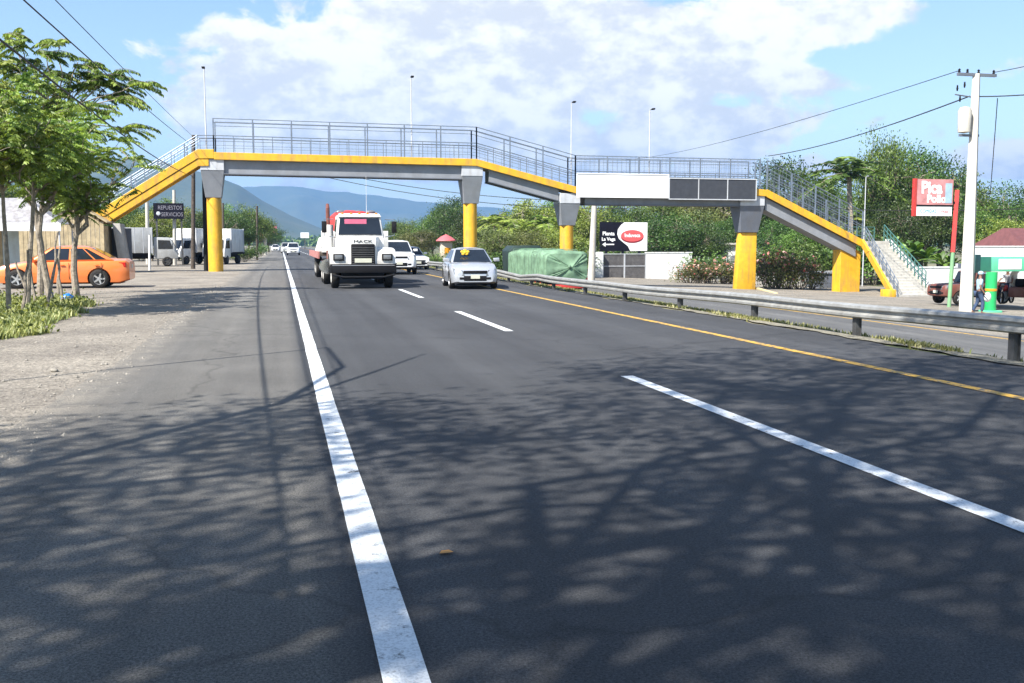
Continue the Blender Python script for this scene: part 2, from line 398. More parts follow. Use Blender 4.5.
    bp = N(nt, 'ShaderNodeBump'); bp.inputs['Strength'].default_value = .9; bp.inputs['Distance'].default_value = .016
    lk(nt, noise_(70, 5, .8), bp.inputs['Height']); lk(nt, bp.outputs['Normal'], b.inputs['Normal'])
    return m

ysG = [-200, -60, 0, 20, 60, 120, 300, 800, 2000, 4000, 6800]
sheet('ground', [-3800, -400, -60, -2, 9.6, 10.3, 12.1, 21, 28, 36, 400, 4800], ysG, ground_mat())
edge = lambda y: .07*math.sin(y*.5)+.09*noise.noise((y*.9, 3, 0))+.05*noise.noise((y*4., 1, 0))
ysR = [-40+i*1. for i in range(0, 40)]+[i*.12 for i in range(0, 300)]+[36+i*.5 for i in range(0, 88)]+[80+i*20 for i in range(0, 30)]+[700, 900, 1400]
sheet('gravel_shoulder', [-30, -9, -2.0], ysR, gravel_mat('pale_gravel', (.45, .4, .325), (.29, .255, .21)), .006,
      {0: lambda y: (-.0*y), 1: lambda y: 0})
sheet('main_road', [-2.25, .4, 4, 7.4, 9.35], ysR, asphalt_mat('asphalt', (.06, .062, .067), (.14, .135, .125), .25), .012, {0: edge, 4: lambda y: .12*math.sin(y*1.3)+.05*math.sin(y*4)})
sheet('opposite_road', [12.3, 16, 20.9], ysR, asphalt_mat('old_asphalt', (.12, .12, .118)), .014)
sheet('verge_soil', [-16, -10, -4.6], [13.5+i*.4 for i in range(46)], mat('verge_soil', (.2, .17, .12), .95, var=.4, scale=4, bump=.6, dirt=.4), .009, {2: lambda y: .7*noise.noise((y*.6, 0, 0))-max(0, y-25)*.2+.15*noise.noise((y*3, 2, 0))})
sheet('right_forecourt', [20.9, 21, 28, 36, 44], [-20, 0, 20, 40, 60, 80, 95], gravel_mat('pale_dust', (.42, .37, .3), (.3, .27, .22)), .008)

def line(name, x, y0, y1, w, m, z, step=1.):
    ys = list(np.arange(y0, y1, step))+[y1]
    v = []; f = []
    for i, y in enumerate(ys):
        j = .008*noise.noise((x, y*3, 0)); v += [(x-w/2+j, y, z), (x+w/2+j, y, z)]
        if i: k = 2*i; f.append((k-2, k-1, k+1, k))
    return v, f
def strip(name, segs, m):
    mb = MB()
    for v, f in segs: mb.add(v, f)
    me = bpy.data.meshes.new(name); me.from_pydata(mb.v, [], mb.f); me.materials.append(m); return kind(link(name, me))
def wornpaint(name, c, thr):
    m, nt, b = newmat(name); b.inputs['Roughness'].default_value = .7
    tc = N(nt, 'ShaderNodeTexCoord'); n = N(nt, 'ShaderNodeTexNoise'); n.inputs['Scale'].default_value = 9; n.inputs['Detail'].default_value = 10; n.inputs['Roughness'].default_value = .75
    lk(nt, tc.outputs['Object'], n.inputs['Vector'])
    r = N(nt, 'ShaderNodeValToRGB'); e = r.color_ramp.elements
    e[0].position = thr; e[0].color = (.11, .11, .105, 1); e[1].position = thr+.09; e[1].color = (*c, 1); lk(nt, n.outputs['Fac'], r.inputs['Fac'])
    n2 = N(nt, 'ShaderNodeTexNoise'); n2.inputs['Scale'].default_value = 80; lk(nt, tc.outputs['Object'], n2.inputs['Vector'])
    r2 = N(nt, 'ShaderNodeValToRGB'); r2.color_ramp.elements[0].position = .3; r2.color_ramp.elements[0].color = (.7, .7, .7, 1); r2.color_ramp.elements[1].position = .55
    lk(nt, n2.outputs['Fac'], r2.inputs['Fac'])
    x = N(nt, 'ShaderNodeMixRGB', blend_type='MULTIPLY'); x.inputs['Fac'].default_value = 1; lk(nt, r.outputs['Color'], x.inputs['Color1']); lk(nt, r2.outputs['Color'], x.inputs['Color2'])
    lk(nt, x.outputs['Color'], b.inputs['Base Color'])
    bp = N(nt, 'ShaderNodeBump'); bp.inputs['Strength'].default_value = .5; bp.inputs['Distance'].default_value = .01
    lk(nt, n2.outputs['Fac'], bp.inputs['Height']); lk(nt, bp.outputs['Normal'], b.inputs['Normal'])
    return m
LW = wornpaint('road_line_white', (.72, .74, .74), .345); LY = wornpaint('road_line_yellow', (.62, .36, .045), .42)
strip('edge_line', [line('', .41, -10, 1200, .17, None, .018)], LW)
strip('lane_dashes', [line('', 4.03, a, b, .16, None, .018) for a, b in [(-8, -1.2), (3.9, 11.35)]+[(17.75+11.7*k, 23.3+11.7*k) for k in range(0, 28)]], LW)
strip('yellow_line', [line('', 7.42, -10, 900, .15, None, .018)], LY)
strip('opposite_edge_line', [line('', 20.4, 5, 300, .14, None, -1.13)], LY)

def hills(name, Y, pts, depth, seed, m):
    ks = [P(px, py, Y) for px, py in pts]
    xs = [k.x for k in ks]; zs = [k.z for k in ks]
    nx, ny = 260, 34; v = []; f = []
    for j in range(ny):
        t = j/(ny-1)*2-1
        for i in range(nx):
            x = xs[0]+(xs[-1]-xs[0])*i/(nx-1); h = float(np.interp(x, xs, zs))
            pf = (1-abs(t))**.85
            n = noise.fractal((x/420+seed, (t*depth)/420, seed), .9, 2.1, 6)
            rdg = 1-abs(noise.noise((x/260+seed*3, t*depth/700, 2.)))*1.4
            z = h*pf*(1+.6*(n*.6+(rdg-.6)*.7)*(abs(t)**.6))+h*.018*n
            v.append((x, Y+t*depth, max(z, 0)-3))
    for j in range(ny-1):
        for i in range(nx-1): f.append((j*nx+i, j*nx+i+1, (j+1)*nx+i+1, (j+1)*nx+i))
    me = bpy.data.meshes.new(name); me.from_pydata(v, [], f); me.materials.append(m); me.shade_smooth()
    return kind(link(name, me))
hm = mat('forest_hillside', (.03, .055, .025), .95, var=.4, scale=.008, c2=(.075, .085, .04))
hills('near_mountain', 2600, [(-330, 218), (-200, 195), (-60, 170), (60, 158), (130, 157), (165, 161), (215, 173), (240, 183), (262, 198), (290, 213), (325, 228), (350, 234), (430, 243)], 700, 1.7, hm)
hills('far_mountain', 5400, [(60, 205), (200, 192), (262, 185), (300, 183), (325, 188), (350, 192), (385, 197), (437, 203), (480, 206), (560, 212), (700, 222), (900, 226), (1100, 232), (1250, 240)], 1000, 5.2, hm)

# ------------------------------------------------------------------ footbridge
YB = 59.9; DW = 1.8
def bx(px, py): p = P(px, py, YB); return (p.x, p.z)
BR = thing('footbridge', 'yellow and grey pedestrian footbridge crossing the whole highway', 'footbridge', (0, 0, 0))
D = [(-10.5, 3.45), (-9.55, 3.45), (-4.5, 6.72), (-3.6, 6.74), (11.6, 6.64), (17.8, 5.08), (30.2, 5.06), (30.7, 5.02), (37.7, 1.8)]
def band(pts, top, bot, y0, y1):
    return [(x, z+top) for x, z in pts]+[(x, z+bot) for x, z in reversed(pts)], y0, y1
def bandmesh(name, pts, top, bot, y0, y1, m, bevel=.02):
    po, a, b = band(pts, top, bot, y0, y1)
    mb = MB(); n = len(pts)
    for i in range(n-1):
        pass
    mb.prism(po, 'y', a, b)
    # triangulate-safe: build as quads per segment instead of one n-gon
    mb2 = MB(); rings = [[(x, a, z+bot), (x, b, z+bot), (x, b, z+top), (x, a, z+top)] for x, z in pts]
    mb2.loft(rings)
    return mb2.build(name, m, BR, bevel=bevel, smooth=False)
# slab
bandmesh('deck_slab', D[3:8], -.02, -.3, YB+.12, YB+DW-.12, M['concrete'])
bandmesh('deck_slab', D[7:], -.02, -.3, YB+.12, YB+DW-.12, M['concrete'])
bandmesh('stair_slab', D[:4], -.05, -.32, YB+.15, YB+DW-.15, M['concrete'])
for y0 in (YB, YB+DW-.12):
    bandmesh('fascia', D[3:8], .06, -.36, y0, y0+.12, M['yellow'])
    bandmesh('fascia', [(30.7, 5.02), (37.7, 1.8)], .1, -.4, y0, y0+.12, M['yellow'])
    bandmesh('stair_stringer', D[:4], .22, -.3, y0, y0+.15, M['yellow'])
# stair lower beam, slightly recessed and brighter, as in two bands
bandmesh('stair_beam', [(-10.4, 3.45), (-9.5, 3.45), (-4.45, 6.72), (-3.9, 6.74)], -.302, -.72, YB+.04, YB+.3, M['yellow'])
bandmesh('stair_beam', [(-10.4, 3.45), (-9.5, 3.45), (-4.45, 6.72), (-3.9, 6.74)], -.302, -.72, YB+DW-.3, YB+DW-.04, M['yellow'])
# steel beams under the deck: web plus flanges
def beam(pts, t, b):
    for y in (YB+.28, YB+DW-.42):
        bandmesh('girder', pts, t, b, y, y+.1, M['greypaint'], 0)
        bandmesh('girder_flange', pts, b, b-.05, y-.14, y+.24, M['darkgrey'], 0)
beam([(-3.1, 6.74), (10.7, 6.645)], -.362, -1.12)
beam([(12.4, 6.45), (16.8, 5.34)], -.362, -1.06)
beam([(18.5, 5.08), (29.0, 5.06)], -.362, -1.0)
bandmesh('ramp_soffit', [(30.72, 4.9), (37.4, 1.84)], -.302, -1.1, YB+.28, YB+DW-.28, M['greypaint'])
# steps of the left stair and of the right ramp
mb = MB(); n = 22
for k in range(n):
    x = -9.55+5.05*k/n; z = 3.45+3.27*k/n; mb.box(x, x+5.05/n+.002, YB+.16, YB+DW-.16, z-.05, z+3.27/n)
mb.build('steps', M['concrete'], BR)
# columns with tapered capitals
def column(x, ztop, zcap, zbase, r, wtop, slab=False):
    yc = YB+DW/2
    c = MB()
    if slab:
        c.hexa([(x-r-.2, yc-.3, zbase), (x+r, yc-.3, zbase), (x+r, yc+.3, zbase), (x-r-.2, yc+.3, zbase)],
               [(x-r+.05, yc-.3, zcap), (x+r, yc-.3, zcap), (x+r, yc+.3, zcap), (x-r+.05, yc+.3, zcap)])
        o = c.build('column', M['yellow'], BR, bevel=.05)
    else:
        # eight-sided column with rounded front like the photograph
        c.tube([(x, yc, zbase), (x, yc, zcap)], [r, r], 20); o = c.build('column', M['yellow'], BR)
    cp = MB(); a = wtop/2; zm = ztop-.62
    cp.hexa([(x-r-.02, yc-.42, zcap), (x+r+.02, yc-.42, zcap), (x+r+.02, yc+.42, zcap), (x-r-.02, yc+.42, zcap)],
            [(x-a, yc-.78, zm), (x+a, yc-.78, zm), (x+a, yc+.78, zm), (x-a, yc+.78, zm)])
    cp.build('capital', M['darkgrey'] if slab else M['greypaint'], o, bevel=.02, smooth=False)  # darker grey than the head: shade of the downward faces painted in
    cb = MB(); cb.box(x-a, x+a, yc-.8, yc+.8, zm, ztop); cb.build('capital_head', M['lightgrey'], o, bevel=.02, smooth=False)  # lighter grey: sunlit look of the upright faces put into the colour
    return o
column(-3.72, 6.4, 4.25, -.1, .42, 1.3)
column(11.35, 6.3, 4.05, -.6, .42, 1.3)
column(17.5, 4.72, 2.75, -1.4, .42, 1.3)
column(29.75, 4.68, 2.35, -1.7, .6, 1.7, True)
c5 = MB(); yc = YB+DW/2
c5.hexa([(36.35, yc-.5, -1.9), (37.85, yc-.5, -1.9), (37.85, yc+.5, -1.9), (36.35, yc+.5, -1.9)], [(36.35, yc-.5, 1.9), (37.85, yc-.5, 1.05), (37.85, yc+.5, 1.05), (36.35, yc+.5, 1.9)])
c5.build('column', M['yellow'], BR, bevel=.03, smooth=False)
# railings
def railing(pts, y, tall=True, m=None, step=2.15, name='railing', mesh_=False):
    mb = MB(); m = m or M['railpaint']
    tot = [0]
    for (a, b) in zip(pts, pts[1:]): tot.append(tot[-1]+math.dist(a, b))
    def at(s):
        for i in range(len(pts)-1):
            if s <= tot[i+1]+1e-6:
                t = (s-tot[i])/(tot[i+1]-tot[i]); return (pts[i][0]+(pts[i+1][0]-pts[i][0])*t, pts[i][1]+(pts[i+1][1]-pts[i][1])*t)
        return pts[-1]
    n = max(1, round(tot[-1]/step)); H = 1.95 if tall else 1.0
    for k in range(n+1):
        x, z = at(tot[-1]*k/n); mb.box(x-.035, x+.035, y-.035, y+.035, z-.1, z+H)
        if k < n:
            x, z = at(tot[-1]*(k+.5)/n); mb.box(x-.02, x+.02, y-.02, y+.02, z-.1, z+(1.0 if tall else .98))
            for q in (.25, .75):
                x, z = at(tot[-1]*(k+q)/n); mb.box(x-.008, x+.008, y-.008, y+.008, z-.05, z+.95)
    hs = [(H, .025), (1.0, .028), (.85, .02)]+([(1.72, .02)] if tall else [])+([(.45, .012)])
    for h, r in hs:
        mb.tube([(x, y, z+h) for x, z in pts], r, 6)
    if mesh_:
        for k in range(1, int(tot[-1]/.3)):
            x, z = at(k*.3); mb.box(x-.005, x+.005, y-.005, y+.005, z, z+H)
        for h in np.arange(.3, H, .4): mb.tube([(x, y, z+h) for x, z in pts], .006, 4)
    return mb.build(name, m, BR, smooth=False)
for y in (YB+.06, YB+DW-.06):
    railing(D[3:5], y); railing(D[4:6], y); railing(D[5:7], y, mesh_=True)
    railing([(30.7, 5.02), (37.7, 1.8)], y, mesh_=True)
    railing(D[1:4], y, tall=False, step=1.9); railing(D[0:2], y, tall=False, step=1.1)
# last flight on the right turns towards the viewer and goes down to the ground
FA = Vector((37.75, 59.8, 1.8)); zb = -1.62
FB = G(896, 297.5, zb); FC = G(933, 296.5, zb); FD = Vector((39.7, 60.4, 1.8))
mb = MB(); n = 20
for k in range(n):
    t0, t1 = k/n, (k+1)/n
    a0 = FA.lerp(FB, t0); a1 = FA.lerp(FB, t1); d0 = FD.lerp(FC, t0); d1 = FD.lerp(FC, t1)
    zt = a0.z-.02; zz = a1.z-.35
    mb.hexa([(a1.x, a1.y, zz), (d1.x, d1.y, zz), (d0.x, d0.y, zz), (a0.x, a0.y, zz)], [(a1.x, a1.y, zt), (d1.x, d1.y, zt), (d0.x, d0.y, zt), (a0.x, a0.y, zt)])
mb.build('lower_flight', M['paleconc'], BR)
mb = MB(); mb.box(37.75, 39.8, 59.85, 61.8, 1.5, 1.8); mb.build('landing', M['concrete'], BR, bevel=.02)
def side(A, B, w, top, bot, m, name):
    d = (B-A); nrm = Vector((d.y, -d.x, 0)).normalized()*w
    mb = MB(); a = A-nrm; b = B-nrm
    mb.hexa([(b.x, b.y, B.z+bot), (B.x, B.y, B.z+bot), (A.x, A.y, A.z+bot), (a.x, a.y, A.z+bot)], [(b.x, b.y, B.z+top), (B.x, B.y, B.z+top), (A.x, A.y, A.z+top), (a.x, a.y, A.z+top)])
    return mb.build(name, m, BR, bevel=.02, smooth=False)
side(FA, FB+Vector((0, 0, .1)), -.16, .12, -.42, M['yellow'], 'flight_stringer')
side(FD, FC+Vector((0, 0, .1)), .45, .14, -.42, M['paleconc'], 'flight_stringer')
mb = MB(); e = FA.lerp(FB, .93); mb.box(FB.x-.5, FB.x-.02, FB.y-.05, FB.y+.9, -1.75, -1.15); mb.build('stair_foot', M['yellow'], BR, bevel=.04)
def slope_rail(A, B, m, H=.95, off=Vector((0, 0, 0)), n=9):
    mb = MB(); A = A+off; B = B+off
    for k in range(n+1):
        p = A.lerp(B, k/n); mb.box(p.x-.025, p.x+.025, p.y-.025, p.y+.025, p.z-.1, p.z+H)
    for h in (H, H*.72, H*.4): mb.tube([A+Vector((0, 0, h)), B+Vector((0, 0, h))], .028, 6)
    return mb.build('railing', m, BR, smooth=False)
slope_rail(FA, FB, M['railpaint'], off=Vector((.1, 0, 0)))
slope_rail(FD, FC.lerp(FD, .12), M['railgreen'], off=Vector((-.1, 0, .05)), H=1.05, n=12)
slope_rail(FA.lerp(FD, .0)+Vector((0, 1.9, 0)), FD+Vector((0, 1.3, 0)), M['railgreen'], n=3)

# left end: boarded stair housing under the landing
mb = MB()
lh = P(62, 262, 59.9)
SH = thing('stair_housing', 'beige boarded housing under the left foot of the footbridge', 'shed', (-12.6, 58.5, 0))
def board_wall(pts, y0, y1, n, m, parent, name):
    # vertical boards between x0..x1 with a sloping top
    mb = MB(); (x0, z0), (x1, z1) = pts
    for k in range(n):
        a = x0+(x1-x0)*k/n; b = x0+(x1-x0)*(k+1)/n; t = (k+.5)/n; z = z0+(z1-z0)*t
        mb.box(a+.01, b-.01, y0-(.012 if k % 2 else 0), y1, 0, z)
    return mb.build(name, m, parent, smooth=False)
board_wall([(-1.1, 2.7), (1.6, 3.75)], 0, .08, 12, M['paleWood'], SH, 'front_wall')
board_wall([(1.6, 3.75), (3.2, 2.75)], 0, .08, 7, M['paleWood'], SH, 'front_wall')
mb = MB(); mb.box(-1.1, -1.0, .08, 2.6, 0, 2.65); mb.build('side_wall', M['paleWood'], SH); mb = MB(); mb.box(3.1, 3.2, .08, 2.6, 0, 2.6); mb.build('side_wall', M['paleWood'], SH)
mb = MB(); mb.hexa([(-1.3, -.2, 2.72), (1.6, -.2, 3.85), (1.6, 2.8, 3.85), (-1.3, 2.8, 2.72)], [(-1.3, -.2, 2.8), (1.6, -.2, 3.93), (1.6, 2.8, 3.93), (-1.3, 2.8, 2.8)])
mb.hexa([(1.602, -.2, 3.85), (3.4, -.2, 2.74), (3.4, 2.8, 2.74), (1.602, 2.8, 3.85)], [(1.602, -.2, 3.93), (3.4, -.2, 2.82), (3.4, 2.8, 2.82), (1.602, 2.8, 3.93)])
mb.build('roof', M['paleWood'], SH, smooth=False)
# slanting beige prop; dark sheet behind it paints the shade of the opening
pr = MB(); a = P(116, 222, 59.6); b = P(124, 262, 59.6)
pr.hexa([(b.x-.25, 59.9, -.05), (b.x+.2, 59.9, -.05), (b.x+.2, 61.5, -.05), (b.x-.25, 61.5, -.05)], [(a.x-.25, 59.9, 2.75), (a.x+.15, 59.9, 2.75), (a.x+.15, 61.5, 2.75), (a.x-.25, 61.5, 2.75)])
pr.build('prop_wall', M['concrete'], BR, bevel=.02)
pr = MB(); pr.box(-9.8, -8.4, 61.45, 61.6, -.05, 2.5); pr.build('opening_shade', M['darkgrey'], BR)  # dark grey sheet stands in for shade under the landing

# boards hung on the bridge front
def boardthing(name, label, x0, x1, z0, z1, m, splits, cat='signboard'):
    t = thing(name, label, cat, ((x0+x1)/2, YB-.14, z0))
    w = (x1-x0)/2; h = z1-z0
    MB().box(-w, w, 0, .05, 0, h).build('panel', m, t, bevel=.01, smooth=False)
    fr = MB()
    for a in [-w]+[(-w+2*w*s) for s in splits]+[w]: fr.box(a-.03, a+.03, -.03, -.002, 0, h)
    for z in (0, h): fr.box(-w-.03, w+.03, -.034, -.004, z-.03, z+.03)
    fr.build('frame', M['lightgrey'] if m is M['panelgrey'] else M['whitepanel'], t, smooth=False)
    for a in (-w*.8, 0, w*.8): br = MB(); br.box(a-.04, a+.04, .05, .138, .2, h*.8); br.build('bracket', M['railpaint'], t)
    return t
boardthing('blank_banner', 'blank white banner board hanging on the footbridge beside the dark panels', 17.85, 23.85, 4.5, 5.93, M['whitepanel'], [])
boardthing('dark_panel_board', 'dark grey three-panel board on the footbridge right of the white banner', 23.9, 29.85, 4.42, 5.72, M['panelgrey'], [1/3, 2/3])

# lamps standing on the bridge
def lamp(px, ptop, zdeck, label, Y=YB+DW+.05):
    p = P(px, ptop, Y); t = thing('street_lamp', label, 'street lamp', (p.x, Y, zdeck), 0, 'slim lamp posts along the footbridge')
    h = p.z-zdeck
    MB().tube([(0, 0, -.3), (0, 0, h)], [.05, .03], 8).build('pole', M['lightgrey'], t)
    MB().tube([(0, 0, h), (0, -.25, h+.05), (0, -.5, h)], .025, 6).build('arm', M['lightgrey'], t)
    MB().box(-.09, .09, -.75, -.4, h-.06, h+.03).build('lamp_head', M['darkplastic'], t, bevel=.02)
lamp(204, 69, 6.6, 'lamp post at the left end of the footbridge deck')
lamp(411, 78, 6.5, 'lamp post on the middle of the level footbridge span over the truck')
lamp(571.5, 103, 5.0, 'lamp post at the low end of the sloping footbridge span')
lamp(650, 110, 4.9, 'lamp post on the footbridge above the blank white banner')
lamp(866, 177, -1.6, 'lamp post among the trees behind the right ramp of the footbridge', 68)

# ------------------------------------------------------------------ guard rail
GR = thing('guard_rail', 'long galvanised steel guard rail along the median', 'guard rail', (0, 0, 0))
gx = [(-6, 10.2), (8, 10.15), (12, 10.08), (16, 9.8), (20, 9.62), (26, 9.3), (34, 9.2), (39, 9.35), (42, 9.15), (46, 9.25), (52, 8.95), (60, 8.9), (80, 8.85), (110, 8.85)]
gz = [(-6, .59), (14, .58), (20, .54), (30, .48), (36, .5), (39, .36), (42, .5), (48, .55), (110, .6)]
railX = lambda y: float(np.interp(y, [a for a, _ in gx], [b for _, b in gx]))
railT = lambda y: float(np.interp(y, [a for a, _ in gz], [b for _, b in gz]))
prof = [(.0, 0), (-.075, -.03), (-.08, -.075), (-.01, -.11), (-.01, -.14), (-.08, -.18), (-.075, -.22), (0, -.25)]
rings = []
for y in np.arange(-6, 110.1, .75):
    x, z = railX(y), railT(y)+.012*math.sin(y*.7)
    rings.append([(x+dx, y, z+dz) for dx, dz in prof]+[(x+dx+.012, y, z+dz) for dx, dz in reversed(prof)])
MB().loft(rings).build('rail_beam', M['galv'], GR, angle=50)
for y in [-2.2+3.6*k for k in range(0, 30)]:
    x, z = railX(y), railT(y)
    mb = MB(); mb.box(x+.02, x+.1, y-.06, y+.06, -.3, z-.04); mb.box(x+.1, x+.112, y-.09, y+.09, -.3, z-.02); mb.box(x+.012, x+.02, y-.1, y+.1, z-.2, z-.08)
    mb.build('post', M['post'], GR, smooth=False)

sheet('median_strip', [9.34, 9.6, 9.95, 10.15], ysR[:420], gravel_mat('median_concrete', (.42, .38, .28), (.28, .26, .2)), .03, {0: lambda y: .05*math.sin(y*2)+.03*math.sin(y*7), 3: lambda y: .08*math.sin(y*3)})
# kerb strip beside the right verge
kb = MB(); kb.box(0, .22, 0, 10.5, 0, .16); k1 = kb.build('kerb', mat('kerb_yellow', (.6, .5, .28), .8, var=.2, dirt=.3), None, bevel=.02)
k1.location = (28.3, 54, -1.42); kind(k1); k1.rotation_euler = (0, 0, R(-18))
# ------------------------------------------------------------------ vehicles
def wheel(parent, x, y, r, w, side, rimmat=None, dual=False):
    """tyre centred on x, y at ground level; side = +1 when the outer face looks to +x"""
    t = MB().lathe([(r*.62, -w/2), (r*.9, -w/2), (r*.985, -w*.36), (r, 0), (r*.985, w*.36), (r*.9, w/2), (r*.62, w/2)], (0, 0, 0), 'x', 28)
    o = t.build('wheel', M['tyre'], parent, angle=50); o.location = (x, y, r)
    s = side; rm = MB()
    rm.lathe([(r*.64, s*w*.5), (r*.62, s*w*.42), (r*.56, s*w*.3), (r*.55, -s*w*.2)], (0, 0, 0), 'x', 28)
    for k in range(5):
        a = 2*math.pi*k/5; c, q = math.cos(a), math.sin(a)
        def p(u, v, d): return (s*w*d, u*c-v*q, u*q+v*c)
        rm.hexa([p(.05*r, -.1*r, .3), p(.6*r, -.075*r, .36), p(.6*r, .075*r, .36), p(.05*r, .1*r, .3)], [p(.05*r, -.1*r, .42), p(.6*r, -.075*r, .46), p(.6*r, .075*r, .46), p(.05*r, .1*r, .42)])
    rm.lathe([(.001, s*w*.46), (r*.14, s*w*.45), (r*.15, s*w*.3)], (0, 0, 0), 'x', 12)
    rm.build('rim', rimmat or M['rim'], o)
    d = MB(); d.lathe([(.001, s*w*.12), (r*.57, s*w*.12)], (0, 0, 0), 'x', 20); d.build('hub', M['post'], o)
    return o

def car(name, label, cat, loc, rotz, paint, L=4.3, W=1.72, H=1.45, gc=.18, belt=.92, hood=.82, nose=.62, tail=.95, tailtop=None,
        fw=-1.3, rw=1.3, r=.31, cab=(-.75, -.15, 1.05, 1.75), roofw=.56, group=None, pickup=False, fender=.0, rimmat=None, plate=True, interior=None):
    t = thing(name, label, cat, loc, rotz, group)
    hl = L/2; hw = W/2; tailtop = tailtop or tail
    ys = [-hl, -hl+.04, -hl+.16, -hl+.4, fw, cab[0]-.2, cab[0], 0, cab[3]-.3 if not pickup else cab[3], rw, hl-.35, hl-.12, hl-.03, hl]
    ys = sorted(set(ys))
    def zt(y): return float(np.interp(y, [-hl, -hl+.05, -hl+.3, cab[0], cab[0]+.25, cab[3], hl-.1, hl], [nose-.08, nose+.03, hood-.05, belt-.02, belt, tail+.01, tailtop, tailtop-.1]))
    def wd(y): return float(np.interp(y, [-hl, -hl+.05, -hl+.2, -hl+.6, 0, hl-.5, hl-.12, hl], [hw*.74, hw*.84, hw*.93, hw, hw, hw*.98, hw*.9, hw*.8]))
    def zb(y): return float(np.interp(y, [-hl, -hl+.3, hl-.3, hl], [gc+.08, gc, gc, gc+.12]))
    rings = []
    for y in ys:
        w, a, b = wd(y), zb(y), zt(y); h = b-a
        half = [(w*.82, a), (w*.96, a+.05*h), (w, a+.32*h), (w*1.0, a+.58*h), (w*.965, a+.82*h), (w*.9, a+.95*h), (w*.6, b+.012), (w*.2, b+.028)]
        rings.append([(x, y, z) for x, z in half]+[(-x, y, z) for x, z in reversed(half)])
    body = MB().loft(rings).mesh('body', paint, smooth=False)
    if pickup:
        cb = MB(); cb.box(-hw+.1, hw-.1, cab[3]+.08, hl-.08, .62, 2); body = boolcut(body, cb.mesh('c', paint, smooth=False), paint)
    cut = MB()
    for y in (fw, rw):
        for s in (-1, 1):
            cut.lathe([(.001, s*(hw-.3)), (r+.055, s*(hw-.3)), (r+.055, s*(hw+.2)), (.001, s*(hw+.2))], (0, y, r), 'x', 28)
    body = boolcut(body, cut.mesh('c', paint, smooth=False), paint)
    bo = link('body', body, t)
    MB().box(-hw+.27, hw-.27, -hl+.35, hl-.35, gc-.03, gc+.3).build('underbody', M['darkplastic'], t)
    # cabin
    y0, y1, y2, y3 = cab; zb_ = belt-.03; wb = hw*.9; wr = roofw
    zb2 = tail-.03 if not pickup else belt-.03
    def corner(y, z, w): return [(-w, y, z), (w, y, z)]
    B = [(-wb, y0, zb_), (wb, y0, zb_), (wb, y3, zb2), (-wb, y3, zb2)]; T = [(-wr, y1, H-.05), (wr, y1, H-.05), (wr, y2, H-.05), (-wr, y2, H-.05)]
    cbn = MB(); cbn.hexa(B, T)
    # gently crowned roof
    ym = (y1+y2)/2
    cab_o = cbn.build('cabin', paint, t, bevel=.09, seg=4)
    rf = MB(); rf.loft([[(-wr*.93, y, z-.03), (-wr*.6, y, z+.02), (0, y, z+.035), (wr*.6, y, z+.02), (wr*.93, y, z-.03)] for y, z in [(y1+.03, H-.07), (y1+.2, H-.045), (ym, H-.03), (y2-.2, H-.045), (y2-.03, H-.08)]], cap=False, close=False)
    rf.build('roof', paint, t)
    def pane(pts, name, off=.012):   # thin plate standing proud of a cabin face
        pts = [Vector(p) for p in pts]; n_ = (pts[1]-pts[0]).cross(pts[3]-pts[0]).normalized()
        c = sum(pts, Vector())/4
        if n_.dot(c-Vector((0, (y0+y3)/2, .9))) < 0: n_ = -n_
        mb = MB(); mb.hexa([p+n_*(off-.02) for p in pts], [p+n_*off for p in pts]); return mb.build(name, M['glass'], t, bevel=.004, smooth=False)
    def face(a, b, c, d, u0, u1, v0, v1):   # a,b bottom, d,c top
        a, b, c, d = map(Vector, (a, b, c, d))
        f = lambda u, v: (a.lerp(b, u)).lerp(d.lerp(c, u), v)
        return [f(u0, v0), f(u1, v0), f(u1, v1), f(u0, v1)]
    pane(face(B[0], B[1], T[1], T[0], .05, .95, .06, .92), 'windscreen')
    pane(face(B[2], B[3], T[3], T[2], .08, .92, .2 if not pickup else .15, .9), 'rear_window')
    for s in (0, 1):
        a, b, c, d = (B[0], B[3], T[3], T[0]) if s == 0 else (B[1], B[2], T[2], T[1])
        for lo, hi in ((.10, .475), (.505, .78)):
            q = face(a, b, c, d, lo, hi, .12, .88); pane(q, 'side_window')
        tri = face(a, b, c, d, .8, .93, .12, .86); tri[2] = tri[3].lerp(tri[2], .6); pane(tri, 'quarter_window')
        sg = -1 if s == 0 else 1
        for y in [y0+.1, (y0+y3)/2-.05, y3-.45]:
            dr = MB(); dr.box(sg*(hw*.99)-.006, sg*(hw*.99)+.012, y-.006, y+.006, gc+.15, belt-.06); dr.build('door_seam', M['darkplastic'], t)
        for y in ((y0+y3)/2-.25, y3-.6):
            hd = MB(); hd.box(sg*(hw+.0)-.012, sg*(hw+.0)+.03, y-.09, y+.06, belt-.16, belt-.12); hd.build('door_handle', paint, t, bevel=.008)
        mr = MB(); mr.hexa([(sg*(hw*.95), y0+.2, belt+.02), (sg*(hw+.17), y0+.22, belt+.02), (sg*(hw+.17), y0+.3, belt+.02), (sg*(hw*.95), y0+.3, belt+.02)],
                           [(sg*(hw*.92), y0+.2, belt+.14), (sg*(hw+.15), y0+.2, belt+.16), (sg*(hw+.15), y0+.3, belt+.16), (sg*(hw*.92), y0+.3, belt+.14)])
        mr.build('mirror', paint, t, bevel=.015)
        # lamps
        w1 = wd(-hl+.1)
        h1 = MB(); h1.hexa([(sg*w1*.5, -hl-.03, nose-.2), (sg*w1*.98, -hl+.06, nose-.16), (sg*w1*.95, -hl+.3, nose-.1), (sg*w1*.5, -hl+.2, nose-.1)],
                           [(sg*w1*.6, -hl-.0, nose-.01), (sg*w1*1.04, -hl+.16, nose+.05), (sg*w1*.95, -hl+.36, nose+.06), (sg*w1*.52, -hl+.24, nose+.02)])
